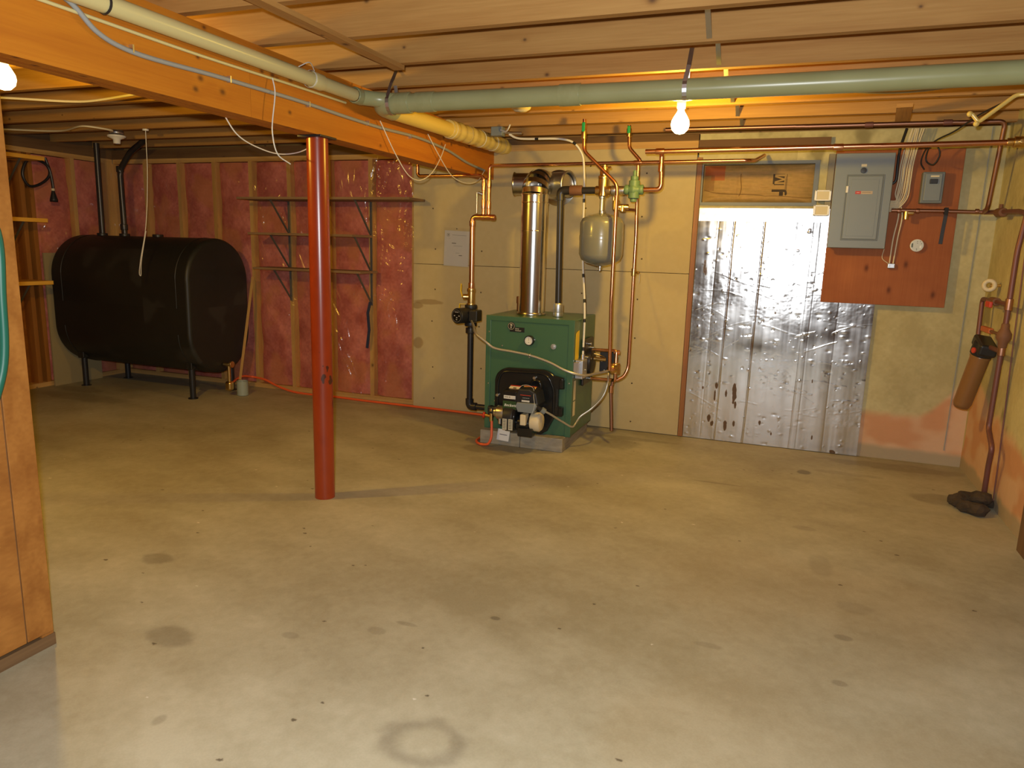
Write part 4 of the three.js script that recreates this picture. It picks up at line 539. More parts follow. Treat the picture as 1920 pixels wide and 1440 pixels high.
  const mx = thing('mixing_valve', 'brass mixing valve with copper pipes on the boiler side', 'valve'); part(mx, 'valve_body', [cyl(0.03, 0.07, [-1.0, 0.5, 0.48], [0, 1, 0]), lathe([[0, 0], [0.026, 0], [0.032, 0.01], [0.032, 0.04], [0.024, 0.06], [0, 0.06]], [-1.0, 0.535, 0.48], [-0.5, 0, 1])], M.brass); part(mx, 'hot_pipe', pipe([[-1.17, 0.643, 0.45], [-1.0, 0.65, 0.47], [-1.0, 0.57, 0.48]], 0.0112, 0.02), M.copper); part(mx, 'cold_pipe', pipe([[-1.17, 0.446, 0.45], [-1.02, 0.45, 0.46], [-1.0, 0.45, 0.48], [-1.0, 0.5, 0.48]], 0.0112, 0.02), M.copper); part(mx, 'outlet_pipe', pipe([[-1.0, 0.535, 0.52], [-1.0, 0.54, 0.6], [-1.0, 0.56, 0.66]], 0.0112, 0.02), M.copper); part(mx, 'drain_pipe', pipe([[-1.02, 0.448, 0.45], [-1.03, 0.38, 0.45], [-1.012, 0.1, 0.45]], 0.0112, 0.02), M.copperOld); part(mx, 'fitting', [cyl(0.015, 0.05, [-1.03, 0.36, 0.45]), cyl(0.015, 0.04, [-1.02, 0.64, 0.465], [1, 0, 0])], M.copper); part(mx, 'brass_stub', cyl(0.013, 0.085, [-1.17, 0.575, 0.4], [1, 0, 0]), M.brass); part(mx, 'capillary', cord([[-1.17, 0.61, 0.4], [-1.13, 0.6, 0.39], [-1.1, 0.585, 0.37]], 0.003, 12, 6), M.brass);
  const bb = thing('control_box', 'small flat black control box behind the copper pipes', 'box'); part(bb, 'case', rbx(-1.135, -1.035, 0.482, 0.632, 0.33, 0.375, 0.004), M.black); for (const [x, y] of [[-1.12, 0.56], [-1.1, 0.498]]) part(bb, 'screw', cyl(0.005, 0.004, [x, y, 0.375], [0, 0, 1], 8), M.screw); part(bb, 'mounting_stem', cyl(0.01, 0.33, [-1.085, 0.55, 0.0], [0, 0, 1]), M.galv);
}
// ------------------------------------------------------------------ cables near the boiler
{
  const w = thing('armored_cable', 'white cable with black bands dropping to the boiler control box', 'cable'); const pts = [[-1.79, 2.035, 0.5], [-1.735, 2.01, 0.5], [-1.42, 1.995, 0.5], [-1.345, 1.97, 0.5], [-1.29, 1.9, 0.49], [-1.278, 1.8, 0.47], [-1.275, 1.6, 0.45], [-1.27, 1.295, 0.45], [-1.215, 0.9, 0.53], [-1.195, 0.6, 0.6]];
  part(w, 'cable', cord(pts, 0.007, 90, 10), M.cableWhite); const c = new THREE.CatmullRomCurve3(pts.map(p => V(...p)), false, 'centripetal'); for (const t of [0.1, 0.24, 0.44, 0.54, 0.7, 0.79, 0.86, 0.96]) { const p = c.getPointAt(t), d = c.getTangentAt(t); part(w, 'tape_band', cyl(0.0084, 0.024, p.toArray(), d.toArray(), 12), M.black); }
  part(w, 'connector', cyl(0.014, 0.03, [-1.195, 0.598, 0.6]), M.steel);
  const j = thing('junction_box', 'grey metal junction box under the joists above the flue', 'box'); part(j, 'box', rbx(-1.91, -1.83, 2.025, 2.083, 0.47, 0.53, 0.004), M.panelGrey); part(j, 'conduit', pipe([[-1.83, 2.05, 0.5], [-1.79, 2.045, 0.5], [-1.7, 2.04, 0.5]], 0.009, 0.01), M.steel); part(j, 'cable', cord([[-1.84, 2.06, 0.53], [-1.79, 2.045, 0.56], [-1.765, 2.06, 0.58], [-1.755, 2.083, 0.58]], 0.005, 20, 6), M.cableWhite);
  const f1 = thing('flexible_conduit', 'flexible metal conduit sagging across the boiler front from the pump', 'conduit'); part(f1, 'conduit', cord([[-2.02, 0.79, 0.54], [-1.97, 0.77, 0.62], [-1.9, 0.73, 0.735], [-1.83, 0.685, 0.745], [-1.77, 0.647, 0.742], [-1.64, 0.63, 0.738], [-1.52, 0.615, 0.738], [-1.44, 0.597, 0.738], [-1.366, 0.575, 0.74], [-1.28, 0.54, 0.745], [-1.215, 0.52, 0.735], [-1.155, 0.505, 0.695], [-1.1, 0.51, 0.6], [-1.04, 0.52, 0.52], [-1.04, 0.53, 0.4]], 0.0085, 120, 10), M.conduit);
  part(f1, 'clip', [lathe([[0.0085, 0], [0.012, 0.002], [0.012, 0.01], [0.0085, 0.012]], [-1.52, 0.615, 0.738], [1, 0, 0], 14), cyl(0.005, 0.012, [-1.52, 0.6, 0.722], [0, 0, 1], 8)], M.steel);
  const f2 = thing('flexible_conduit', 'flexible conduit with grey connector feeding the burner', 'conduit'); part(f2, 'conduit', cord([[-1.36, 0.305, 0.93], [-1.32, 0.28, 0.9], [-1.25, 0.215, 0.82], [-1.2, 0.175, 0.76], [-1.19, 0.19, 0.73], [-1.17, 0.23, 0.7], [-1.1, 0.29, 0.67], [-1.04, 0.37, 0.62], [-1.02, 0.45, 0.6], [-1.03, 0.51, 0.55]], 0.0065, 80, 8), M.conduit); part(f2, 'sleeve', sweep([V(-1.4, 0.34, 0.955), V(-1.345, 0.292, 0.92)], 0.011, 12), M.black); part(f2, 'connector', hex(0.02, 0.03, [-1.36, 0.308, 0.932], [0.62, -0.52, -0.38]), M.panelGrey);
}
// ------------------------------------------------------------------ paper on the drywall
{
  const t = thing('paper_sheet', 'printed white page in a plastic sleeve pinned to the drywall', 'paper');
  const m = canvasTex(400, 512, (c, W, H) => { c.fillStyle = '#c9c6c2'; c.fillRect(0, 0, W, H); c.fillStyle = '#555'; c.strokeStyle = '#555'; c.lineWidth = 4; c.strokeRect(42, 46, 34, 34); c.fillRect(52, 56, 14, 14); c.fillStyle = '#8a8a8a'; c.fillRect(120, 60, 230, 5); c.fillStyle = '#4a4a4a'; c.fillRect(120, 176, 70, 9); c.fillStyle = '#9a9a9a'; c.fillRect(150, 216, 140, 6); c.fillRect(190, 318, 60, 6); c.fillStyle = '#555'; c.fillRect(240, 350, 54, 9); c.fillStyle = '#aaa'; c.fillRect(60, 110, 40, 4); });
  const g = new THREE.PlaneGeometry(0.21, 0.268, 8, 8), p = g.attributes.position; for (let i = 0; i < p.count; i++) p.setZ(i, 0.004 * fbm(p.getX(i) * 14, p.getY(i) * 12, 2, 88)); g.computeVertexNormals(); g.rotateZ(-2 * R); g.translate(-2.395, 1.283, 0.002); part(t, 'page', g, std([1, 1, 1], 0.55, 0, { map: m }));
  const s = new THREE.PlaneGeometry(0.222, 0.3, 24, 30), q = s.attributes.position; for (let i = 0; i < q.count; i++) q.setZ(i, 0.006 * fbm(q.getX(i) * 25, q.getY(i) * 20, 3, 89)); s.computeVertexNormals(); s.rotateZ(-2 * R); s.translate(-2.395, 1.29, 0.007); part(t, 'plastic_sleeve', s, M.clear); part(t, 'nail', cyl(0.003, 0.014, [-2.395, 1.43, 0.0005], [0.3, 0.3, 1], 6), M.iron);
}

// ------------------------------------------------------------------ foil board
{
  const t = thing('foil_insulation_board', 'large silver foil-faced insulation board on the back wall', 'insulation board');
  const x0 = -0.588, x1 = 0.548, y0 = 0.004, y1 = 1.595, nx = 330, ny = 420;
  const g = new THREE.PlaneGeometry(x1 - x0, y1 - y0, nx, ny), p = g.attributes.position, uv = g.attributes.uv;
  const dents = []; for (let i = 0; i < 420; i++) { const low = rnd(); dents.push([rr(x0, x1), lerp(y1 - 0.1, y0, Math.pow(low, 0.9)), rr(0.003, 0.009), rr(-0.0016, 0.0016), rr(0.5, 2.4)]); }
  const creases = []; for (let i = 0; i < 46; i++) creases.push([rr(x0, x1), rr(0.2, 1.45), rr(-0.5, 0.5), rr(0.06, 0.34), rr(0.0002, 0.0007), rnd() * 9]);
  const seams = [[-0.372, 0.0026], [-0.18, 0.0026], [0.125, 0.001], [0.165, 0.0007], [0.33, 0.0005], [-0.47, 0.0005]];
  const H = new Float32Array(p.count);
  for (let i = 0; i < p.count; i++) {
    const x = p.getX(i) + (x0 + x1) / 2, y = p.getY(i) + (y0 + y1) / 2; let h = 0;
    h += 0.0005 * Math.sin(x * 47 + 1.3 * Math.sin(y * 1.1)) * (0.4 + vn(x * 6, y * 0.6, 601)); h += 0.0008 * (fbm(x * 17, y * 0.7, 3, 603) - 0.5) * 2; h += 0.0010 * (fbm(x * 9, y * 10, 3, 605) - 0.5); h += 0.0006 * (fbm(x * 45, y * 60, 2, 606) - 0.5) * sm(0.35, 0.7, fbm(x * 4, y * 4, 2, 610));
    for (const [s, a] of seams) { const d = x - s - 0.02 * (y / 1.6) - 0.006 * (fbm(y * 3, s * 9, 2, 607) - 0.5); h -= a * (0.35 + fbm(y * 7, s * 5, 3, 608)) * Math.exp(-d * d * 70000); }
    for (const [cx, cy, sl, len, a, ph] of creases) { const dx = x - cx; if (Math.abs(dx) > len / 2) continue; const d = y - cy - sl * dx - 0.012 * Math.sin(dx * 14 + ph); h += a * (0.2 + 1.4 * vn(dx * 60, ph, 609)) * Math.exp(-d * d * 90000); }
    H[i] = h;
  }
  const dx = (x1 - x0) / nx, dy = (y1 - y0) / ny; for (const [cx, cy, r, a, el] of dents) { const i0 = Math.round((cx - x0) / dx), j0 = Math.round((y1 - cy) / dy), q = Math.ceil(3 * r * 2.4 / dx); for (let j = -q; j <= q; j++) for (let i = -q; i <= q; i++) { const I = i0 + i, J = j0 + j; if (I < 0 || J < 0 || I > nx || J > ny) continue; const d = ((i * dx / el) ** 2 + (j * dy) ** 2) / (r * r); H[J * (nx + 1) + I] += a * Math.exp(-d); } }
  for (let i = 0; i < p.count; i++) { p.setZ(i, H[i]); uv.setXY(i, (p.getX(i) + (x1 - x0) / 2) / (x1 - x0), (p.getY(i) + (y1 - y0) / 2) / (y1 - y0)); }
  g.computeVertexNormals(); g.translate((x0 + x1) / 2, (y0 + y1) / 2, -0.001);
  const tears = [[0.055, 0.765, 0.008, 0.03], [0.065, 0.74, 0.006, 0.02], [0.29, 0.22, 0.014, 0.05], [0.3, 0.17, 0.008, 0.02], [0.18, 0.245, 0.01, 0.014], [0.175, 0.2, 0.006, 0.025], [0.24, 0.215, 0.007, 0.02], [0.15, 0.1, 0.012, 0.02], [0.17, 0.075, 0.01, 0.014], [0.25, 0.07, 0.012, 0.03], [0.3, 0.08, 0.008, 0.02], [0.45, 0.1, 0.01, 0.012], [0.72, 0.3, 0.005, 0.01], [0.1, 0.23, 0.006, 0.008], [0.75, 0.06, 0.006, 0.014], [0.48, 0.575, 0.006, 0.006], [0.87, 0.005, 0.02, 0.012], [0.52, 0.055, 0.006, 0.01], [0.93, 0.78, 0.005, 0.012]];
  const torn = (u, v) => { let k = 0; for (const [a, b, r, s] of tears) { const q = Math.hypot((u - a) / r, (v - b) / s) + 0.8 * (fbm(u * 60, v * 60, 2, 611) - 0.5); k = Math.max(k, 1 - sm(0.75, 0.9, q)); } return k; };
  const cm = tex(512, 700, (u, v) => mix3([0.86, 0.86, 0.87], [0.36, 0.26, 0.15], torn(u, v))), mm = tex(512, 700, (u, v) => 1 - 0.95 * torn(u, v), 1, 1, false), rm = tex(512, 700, (u, v) => 0.6 + 0.35 * torn(u, v) + 0.5 * (fbm(u * 5, v * 14, 4, 615) - 0.5) + 0.25 * (fbm(u * 60, v * 4, 2, 617) - 0.5), 1, 1, false);
  part(t, 'foil_face', g, std([1, 1, 1], 0.33, 1, { map: cm, metalnessMap: mm, roughnessMap: rm }));
  part(t, 'foam_core', bx(x0, x1, y0, y1, -0.0295, -0.006), std([0.6, 0.5, 0.3], 0.9));
  const tp = new THREE.PlaneGeometry(0.83, 0.085, 90, 10), tq = tp.attributes.position; for (let i = 0; i < tq.count; i++) tq.setZ(i, 0.003 * (fbm(tq.getX(i) * 12, tq.getY(i) * 18, 3, 621) - 0.5)); tp.computeVertexNormals(); tp.translate(-0.172, 1.558, 0.0035); part(t, 'foil_tape', tp, std([0.78, 0.78, 0.78], 0.3, 1), 'strip of foil tape along the top edge');
}

// ------------------------------------------------------------------ electrical
{
  const b = thing('backboard', 'reddish brown plywood backboard behind the electrical panel', 'board'); part(b, 'plywood', wallUV(rbx(0.226, 0.932, 1.01, 1.955, 0.004, 0.022, 0.002, 1), (x, y) => [(x - 0.226) / 0.706, (y - 1.01) / 0.945]), M.ply); part(b, 'spacer', [bx(0.6, 0.9, 1.05, 1.1, -0.029, 0.004), bx(0.6, 0.9, 1.85, 1.9, -0.029, 0.004)], M.stud);
  const st = thing('wall_block', 'short pale upright board between the window and the electrical panel', 'board'); part(st, 'board', bx(0.188, 0.224, 1.6, 1.935, -0.028, 0.03), M.slab);
  const p = thing('breaker_cabinet', 'large grey metal electrical panel with hinged door', 'electrical panel'); const x0 = 0.225, x1 = 0.552, y0 = 1.357, y1 = 1.925;
  part(p, 'box', rbx(x0 + 0.008, x1 - 0.008, y0 + 0.008, y1 - 0.008, 0.0225, 0.1, 0.004), M.panelGrey2); part(p, 'cover', rbx(x0, x1, y0, y1, 0.098, 0.122, 0.004), M.panelGrey);
  const d = part(p, 'door', [rbx(0.304, 0.498, 1.412, 1.79, 0.12, 0.128, 0.006)], M.panelGrey); part(d, 'door_frame', [rbx(0.296, 0.302, 1.404, 1.798, 0.12, 0.126, 0.002), rbx(0.5, 0.506, 1.404, 1.798, 0.12, 0.126, 0.002), rbx(0.302, 0.5, 1.792, 1.798, 0.12, 0.126, 0.002), rbx(0.302, 0.5, 1.404, 1.41, 0.12, 0.126, 0.002)], M.panelGrey2); part(d, 'latch', rbx(0.298, 0.312, 1.69, 1.73, 0.126, 0.136, 0.003), M.white);
  part(d, 'inner_panel', rbx(0.325, 0.478, 1.43, 1.77, 0.1275, 0.1295, 0.001), M.panelGrey);
  part(d, 'label', quadZ(0.352, 0.448, 1.682, 1.7, 0.1301), std([1, 1, 1], 0.5, 0, { map: canvasTex(256, 48, c => { c.fillStyle = '#b9a68c'; c.fillRect(0, 0, 256, 48); c.fillStyle = '#c23a26'; c.fillRect(0, 0, 84, 48); c.fillStyle = '#f0d8d0'; c.fillRect(18, 20, 44, 6); c.fillStyle = '#6b5a48'; c.fillRect(100, 18, 130, 5); }) })); part(p, 'knockout_plug', cyl(0.017, 0.01, [0.385, 1.822, 0.122], [0, 0, 1]), M.black); part(p, 'paper_label', quadZ(0.37, 0.4, 1.845, 1.86, 0.1226), M.label);
  for (const [y, w] of [[1.68, 'upper'], [1.588, 'lower']]) { const s = thing('switch_box', `${w} of two white outlet boxes beside the electrical panel`, 'switch box', 'outlet boxes beside the panel'); part(s, 'box', rbx(0.13, 0.218, y - 0.034, y + 0.034, 0.004, 0.045, 0.006), M.panelGrey2); part(s, 'plate', [rbx(0.125, 0.222, y - 0.033, y - 0.024, 0.045, 0.052, 0.003), rbx(0.125, 0.222, y + 0.024, y + 0.033, 0.045, 0.052, 0.003), rbx(0.125, 0.139, y - 0.033, y + 0.033, 0.045, 0.052, 0.003), rbx(0.208, 0.222, y - 0.033, y + 0.033, 0.045, 0.052, 0.003)], M.bright); part(s, 'insert', rbx(0.139, 0.208, y - 0.024, y + 0.024, 0.045, 0.049, 0.002), M.label); }
  const s = thing('breaker_box', 'small grey breaker box with black switch right of the cables', 'breaker box'); part(s, 'case', rbx(0.714, 0.832, 1.632, 1.815, 0.0225, 0.085, 0.006), M.panelGrey2); part(s, 'cover', rbx(0.728, 0.818, 1.645, 1.805, 0.083, 0.093, 0.006), M.panelGrey); part(s, 'switch', rbx(0.752, 0.794, 1.745, 1.772, 0.09, 0.104, 0.003), M.black); part(s, 'label', quadZ(0.755, 0.8, 1.784, 1.793, 0.0935), M.label);
  // cables
  const xs = [0.595, 0.605, 0.613, 0.622, 0.632, 0.642, 0.651, 0.66];
  xs.forEach((x, i) => { const c = thing('electrical_cable', `cream cable in the bundle right of the panel, ${['first', 'second', 'third', 'fourth', 'fifth', 'sixth', 'seventh', 'eighth'][i]} from the panel`, 'cable', 'cables beside the panel'); const o = i * 0.0085; part(c, 'cable', cord([[x + 0.02 * hash(i, 1, 1) + 0.02, 2.07, 0.05], [x + 0.012, 1.97, 0.044 + 0.008 * (i % 3)], [x - 0.002, 1.86, 0.04 + 0.01 * (i % 3)], [x - 0.004, 1.76, 0.034 + 0.01 * (i % 3)], [x - 0.012, 1.69 - o * 0.5, 0.04 + 0.008 * (i % 2)], [0.59, 1.65 - o, 0.055], [0.545, 1.645 - o, 0.06]], 0.0041, 30, 7), M.cable); });
  const k = thing('electrical_cable', 'black cable down the right side of the electrical panel', 'cable'); part(k, 'cable', cord([[0.6, 2.07, 0.06], [0.575, 1.95, 0.075], [0.572, 1.85, 0.08], [0.57, 1.76, 0.075], [0.545, 1.745, 0.07]], 0.008, 26, 8), M.black);
  for (const [dx, w] of [[0, 'left'], [0.02, 'right']]) { const c = thing('electrical_cable', `cream cable hanging to the clamp on the backboard, ${w} of the pair`, 'cable', 'pair of cables on the backboard'); part(c, 'cable', cord([[0.6 + dx * 0.5, 1.64, 0.05], [0.615 + dx, 1.57, 0.04], [0.602 + dx * 1.2, 1.42, 0.034], [0.598 + dx, 1.255, 0.034]], 0.0042, 24, 7), M.cable); }
  const cl = thing('ground_clamp', 'small metal clamp holding the two cables on the backboard', 'clamp'); part(cl, 'clamp', [rbx(0.588, 0.63, 1.24, 1.27, 0.0225, 0.046, 0.004), cyl(0.005, 0.006, [0.597, 1.255, 0.045], [0, 0, 1], 8), cyl(0.005, 0.006, [0.622, 1.255, 0.045], [0, 0, 1], 8)], M.galv); part(cl, 'loop_wire', cord([[0.59, 1.27, 0.03], [0.555, 1.3, 0.03], [0.56, 1.36, 0.03]], 0.0022, 14, 6), M.cable);
  const dl = thing('timer_dial', 'round white dial timer on the plywood backboard', 'timer'); part(dl, 'case', lathe([[0, 0], [0.038, 0], [0.038, 0.02], [0.035, 0.026], [0, 0.026]], [0.736, 1.383, 0.0225], [0, 0, 1], 36), M.white); { const g = new THREE.CircleGeometry(0.033, 32); g.translate(0.736, 1.383, 0.0492); part(dl, 'face', g, std([1, 1, 1], 0.35, 0, { map: canvasTex(128, 128, c => { c.fillStyle = '#cdd3d2'; c.fillRect(0, 0, 128, 128); c.fillStyle = '#333'; for (const [x, y] of [[60, 14], [60, 34], [90, 16], [104, 40], [58, 100], [60, 114], [100, 70]]) c.fillRect(x, y, 9, 6); c.fillStyle = '#5c6455'; c.fillRect(4, 40, 18, 48); c.fillStyle = '#f2f2f2'; c.fillRect(92, 66, 18, 30); }) })); }
  const sp = thing('rubber_strap', 'dark strap hanging from the copper pipe over the backboard', 'strap'); part(sp, 'strap', strap([[0.86, 1.605, 0.1], [0.858, 1.56, 0.108], [0.853, 1.48, 0.108], [0.85, 1.395, 0.106]], 0.02, [1, 0, 0], 0.004), M.black); part(sp, 'loop', lathe([[0.017, 0], [0.02, 0.002], [0.02, 0.02], [0.017, 0.022]], [0.849, 1.587, 0.085], [1, 0, 0], 18), M.black);
}
// ------------------------------------------------------------------ water piping at right
{
  const w = thing('copper_pipe', 'dull copper pipe crossing the backboard to the right corner', 'pipe'); part(w, 'pipe', [pipe([[0.567, 1.59, 0.085], [0.86, 1.587, 0.085], [1.06, 1.582, 0.085]], 0.0115, 0.02)], M.copperOld); for (const x of [0.6, 0.7, 1.01, 1.05]) part(w, 'fitting', cyl(0.015, 0.02, [x, 1.587, 0.085], [1, 0, 0]), M.copperOld); part(w, 'drip_valve', [cyl(0.016, 0.05, [0.65, 1.585, 0.085], [0, -1, 0]), cyl(0.014, 0.05, [0.64, 1.575, 0.085], [1, 0, 0])], M.brass);
  part(w, 'wall_stub', [pipe([[1.06, 1.582, 0.085], [1.085, 1.582, 0.11], [1.105, 1.56, 0.6], [1.1, 1.54, 0.77]], 0.0125, 0.02)], M.copperDark); part(w, 'gate_valve', [cyl(0.024, 0.1, [1.09, 1.572, 0.25], [0.03, -0.04, 1]), cyl(0.01, 0.04, [1.09, 1.575, 0.3], [0, 1, 0])], M.rustIron);
  const v = thing('copper_pipe', 'dark copper pipe under the joists turning down the right corner', 'pipe'); part(v, 'pipe', pipe([[-0.8, 2.066, 0.3], [0, 2.062, 0.3], [0.85, 2.058, 0.3], [1.05, 2.056, 0.3], [1.056, 1.6, 0.16], [1.056, 1.585, 0.09]], 0.0125, 0.03), M.copperOld);
  for (const x of [0.35, 0.75]) part(v, 'fitting', cyl(0.016, 0.045, [x, 2.06, 0.3], [1, 0, 0]), M.copperDark);
  const r = thing('water_riser', 'dark copper water pipe on the right wall rising from the floor', 'pipe'); part(r, 'pipe', pipe([[1.095, 0.04, 0.8], [1.085, 0.25, 0.84], [1.08, 0.35, 0.875], [1.08, 0.43, 0.755], [1.08, 0.9, 0.775], [1.08, 1.36, 0.78], [1.1, 1.54, 0.77], [1.105, 2.08, 0.75]], 0.0135, 0.03), M.copperDark);
  part(r, 'stop_valve', [lathe([[0.014, 0], [0.02, 0.004], [0.022, 0.03], [0.034, 0.05], [0.034, 0.075], [0.02, 0.1], [0.018, 0.125], [0.014, 0.128]], [1.08, 0.86, 0.776]), cyl(0.008, 0.22, [1.075, 0.925, 0.76], [0, 0, -1])], M.rustIron); part(r, 'valve_handle', rbx(1.062, 1.088, 0.91, 0.94, 0.37, 0.545, 0.006), std([0.5, 0.12, 0.03], 0.5), 'red lever handle');
  part(r, 'tee', [cyl(0.018, 0.06, [1.08, 1.055, 0.777]), cyl(0.018, 0.06, [1.08, 0.82, 0.773])], M.copperOld);
  const by = thing('filter_loop', 'copper side loop with red-handled valve feeding the water filter', 'pipe'); part(by, 'pipe', [pipe([[1.08, 1.085, 0.76], [1.08, 1.085, 0.24], [1.078, 0.85, 0.27], [1.078, 0.845, 0.4]], 0.0125, 0.03)], M.copperDark); part(by, 'valve_body', [cyl(0.022, 0.11, [1.08, 1.085, 0.44], [0, 0, 1]), cyl(0.01, 0.04, [1.08, 1.085, 0.5], [-1, 0, 0])], M.rustIron); part(by, 'valve_handle', rbx(1.028, 1.045, 1.056, 1.088, 0.54, 0.63, 0.005), M.red); part(by, 'outlet_pipe', pipe([[1.076, 0.84, 0.58], [1.08, 0.84, 0.765]], 0.0125, 0.01), M.copperDark);
  const f = thing('water_filter', 'amber cartridge water filter with black head on the right wall', 'filter'); const q = new THREE.Quaternion().setFromUnitVectors(V(0, -1, 0), V(-0.14, -1, -0.24).normalize()); const tr = g => { g.applyQuaternion(q); g.translate(1.068, 0.84, 0.49); return g; };
  part(f, 'head', [tr(cyl(0.058, 0.075, [0, -0.06, 0], [0, 1, 0], 28)), tr(rbx(-0.045, 0.045, -0.035, 0.03, -0.1, 0.1, 0.015))], M.black); part(f, 'bowl', tr(lathe([[0.05, 0], [0.054, -0.01], [0.05, -0.02], [0.048, -0.3], [0.04, -0.325], [0.02, -0.33], [0, -0.33]], [0, -0.058, 0], [0, 1, 0], 32)), M.amberBowl, 'brown translucent filter bowl'); part(f, 'release_button', cyl(0.016, 0.01, [1.012, 0.815, 0.54], [-1, 0, 0.35]), M.red);
  const wh = thing('valve_wheel', 'small round white ring on the right wall above the filter', 'handle'); { const g = new THREE.TorusGeometry(0.026, 0.012, 12, 28); g.rotateY(-15 * R); g.translate(1.09, 1.165, 0.3); part(wh, 'wheel', g, M.cream); part(wh, 'stem', cyl(0.008, 0.055, [1.093, 1.165, 0.295], [1, 0, 0]), M.brass); }
  const d = thing('rubble_pile', 'dark clump of broken concrete where the water pipe enters the floor', 'rubble');
  for (let i = 0; i < 11; i++) { const g = new THREE.IcosahedronGeometry(rr(0.03, 0.06), 1), p = g.attributes.position, s = 700 + i; for (let k = 0; k < p.count; k++) { const m = 0.75 + 0.5 * vn(p.getX(k) * 40 + 9, p.getY(k) * 40 + p.getZ(k) * 31, s); p.setXYZ(k, p.getX(k) * m, p.getY(k) * m * 0.7, p.getZ(k) * m); } g.computeVertexNormals(); const a = i / 11 * 6.28; const R0 = i < 3 ? 0.03 : 0.075; g.rotateY(rnd() * 6); g.translate(1.05 + R0 * Math.cos(a), i < 3 ? 0.07 : 0.026, 0.83 + R0 * 1.3 * Math.sin(a)); part(d, 'lump', g, M.dirt); }
  const y = thing('plastic_pipe', 'thin yellowish plastic pipe slanting under the joists at right', 'pipe'); part(y, 'pipe', pipe([[0.757, 1.985, 1.0], [0.787, 1.946, 1.0], [0.925, 2.063, 1.0], [1.14, 2.066, 1.05]], 0.0095, 0.015), M.wrap); for (const p of [[0.748, 1.985, 1.0], [0.78, 1.94, 1.0]]) part(y, 'elbow', new THREE.SphereGeometry(0.0135, 14, 10).translate(...p), M.wrap);
  const bc = thing('electrical_cable', 'thin black cable slanting up from the breaker box to the joists', 'cable'); part(bc, 'cable', cord([[0.72, 1.83, 0.06], [0.695, 1.87, 0.08], [0.71, 1.945, 0.12], [0.75, 1.945, 0.2], [0.77, 1.9, 0.2], [0.745, 1.845, 0.18], [0.71, 1.87, 0.16], [0.715, 1.95, 0.2], [0.8, 2.0, 0.4], [0.87, 2.05, 0.6], [0.99, 2.075, 1.1]], 0.0045, 80, 7), M.black);
}
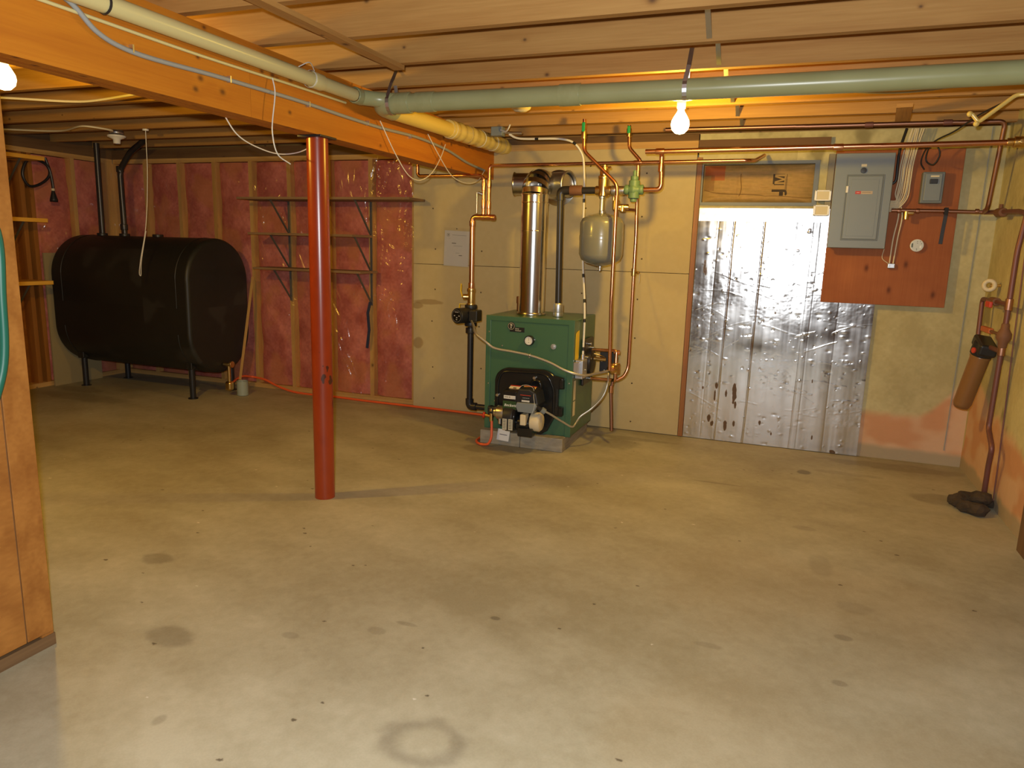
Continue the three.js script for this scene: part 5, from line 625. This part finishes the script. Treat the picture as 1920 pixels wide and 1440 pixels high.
// ------------------------------------------------------------------ ceiling fixtures and loose wires
{
  const s = thing('smoke_detector', 'round white detector under the joists behind the drain pipe', 'detector'); part(s, 'body', lathe([[0, -0.066], [0.03, -0.064], [0.052, -0.05], [0.062, -0.02], [0.06, 0], [0, 0]], [-1.41, JB - 0.001, 1.32], [0, 1, 0], 32), M.cream);
  const l = thing('lamp_holder', 'empty white porcelain lamp socket under the joists above the tank', 'lamp'); part(l, 'junction_box', lathe([[0, 0], [0.05, 0], [0.05, 0.035], [0, 0.035]], [-4.79, JB - 0.036, 0.91], [0, 1, 0], 8), M.galv); part(l, 'socket', lathe([[0.012, -0.06], [0.024, -0.06], [0.026, -0.03], [0.062, -0.014], [0.064, -0.004], [0.06, 0], [0, 0]], [-4.79, JB - 0.037, 0.91], [0, 1, 0], 32), M.white);
  const wire = (label, pts, r, m, n = 50) => { const t = thing('electrical_cable', label, 'cable'); part(t, 'cable', cord(pts, r, n, 7), m); return t; };
  const grey = wire('thick grey cable stapled along the beam face', [[-2.088, 2.04, 3.6], [-2.085, 1.99, 3.42], [-2.088, 1.93, 3.33], [-2.091, 1.905, 3.22], [-2.091, 1.91, 2.8], [-2.091, 1.915, 2.3], [-2.091, 1.91, 1.95], [-2.091, 1.91, 1.6], [-2.091, 1.92, 1.2], [-2.091, 1.9, 0.8], [-2.091, 1.86, 0.5], [-2.091, 1.84, 0.2]], 0.0085, M.greyCable, 90); for (const z of [3.2, 2.75, 2.25, 1.75, 1.3]) part(grey, 'staple', bx(-2.0995, -2.081, 1.9, 1.925, z - 0.003, z + 0.003), M.steel);
  const wh = wire('cream cable running beneath the cream pipe on the beam', [[-2.091, 1.974, 4.2], [-2.091, 1.968, 3.4], [-2.091, 1.965, 2.9], [-2.091, 1.972, 2.4], [-2.091, 1.975, 1.95]], 0.006, M.pvcYellow); part(wh, 'strap', lathe([[0.0315, 0], [0.0335, 0.002], [0.0315, 0.01]], [-2.055, 2.011, 3.32], [0, 0, 1], 20), M.iron);
  wire('thin white wire dangling from the beam, left of the red post', [[-2.084, 1.97, 2.5], [-2.07, 1.915, 2.505], [-2.07, 1.75, 2.53], [-2.07, 1.665, 2.5], [-2.06, 1.632, 2.43]], 0.0028, M.cableWhite);
  wire('thin white wire drooping under the beam behind the red post', [[-2.23, 1.83, 2.65], [-2.23, 1.742, 2.56], [-2.235, 1.702, 2.4], [-2.24, 1.7, 2.24], [-2.24, 1.75, 2.06], [-2.24, 1.84, 1.95]], 0.0028, M.cableWhite);
  wire('white wire looping below the beam, nearer the insulation', [[-2.078, 1.94, 1.65], [-2.07, 1.787, 1.5], [-2.07, 1.69, 1.35], [-2.07, 1.677, 1.22], [-2.07, 1.732, 1.07], [-2.078, 1.84, 0.93], [-2.085, 1.93, 0.85]], 0.0028, M.cableWhite);
  wire('white wire looping below the beam, nearer the copper risers', [[-2.08, 1.955, 1.1], [-2.07, 1.852, 0.975], [-2.07, 1.745, 0.78], [-2.07, 1.721, 0.53], [-2.07, 1.76, 0.35], [-2.08, 1.84, 0.22]], 0.0028, M.cableWhite);
  wire('cream cable draped under the joists beside the left bulb', [[-4.5, 2.07, 2.16], [-4.3, 2.07, 2.07], [-4.0, 2.068, 1.91], [-3.88, 2.068, 1.89], [-3.45, 2.075, 1.95]], 0.007, M.cable);
  wire('cream cable draped toward the empty lamp socket', [[-5.6, 2.07, 1.2], [-5.13, 2.06, 1.1], [-4.75, 2.066, 1.2], [-4.68, 2.06, 1.05], [-4.79, 2.068, 0.96]], 0.007, M.cable);
  wire('dark cable sagging under the joists behind the drain pipe at right', [[0.02, 2.08, 1.32], [0.25, 2.042, 1.32], [0.45, 2.035, 1.32], [0.65, 2.055, 1.32], [0.8, 2.08, 1.32]], 0.005, M.greyCable);
  wire('thin dark wire down the corner of the back wall beside the backboard', [[1.062, 2.08, -0.022], [1.06, 1.5, -0.024], [1.056, 1.17, -0.024], [1.052, 0.6, -0.024], [1.049, 0.1, -0.024]], 0.003, M.greyCable);
  wire('thin dark wire down the right wall beside the water pipe', [[1.144, 1.95, 0.62], [1.144, 0.95, 0.7], [1.144, 0.4, 0.76], [1.144, 0.02, 0.79]], 0.0035, M.copperDark);
  const gh = thing('garden_hose', 'dark green hose hanging on the panelled partition', 'hose'); part(gh, 'hose', cord([[-2.085, 1.1, 4.1], [-2.085, 1.35, 3.95], [-2.085, 1.42, 3.8], [-2.085, 1.33, 3.715], [-2.085, 1.12, 3.712], [-2.085, 0.9, 3.735], [-2.085, 0.75, 3.82], [-2.085, 0.7, 3.95], [-2.085, 0.8, 4.1], [-2.085, 1.08, 4.12]], 0.0125, 80, 10), M.greenHose); part(gh, 'hook', cyl(0.006, 0.05, [-2.099, 1.405, 3.85], [1, 0.2, 0], 8), M.iron);
}

// ------------------------------------------------------------------ put each group's origin at its base
scene.updateMatrixWorld(true);
for (const g of things) {
  const b = new THREE.Box3().setFromObject(g), o = V((b.min.x + b.max.x) / 2, b.min.y, (b.min.z + b.max.z) / 2);
  g.position.copy(o); for (const c of g.children) c.position.sub(o);
}
renderer.render(scene, camera);
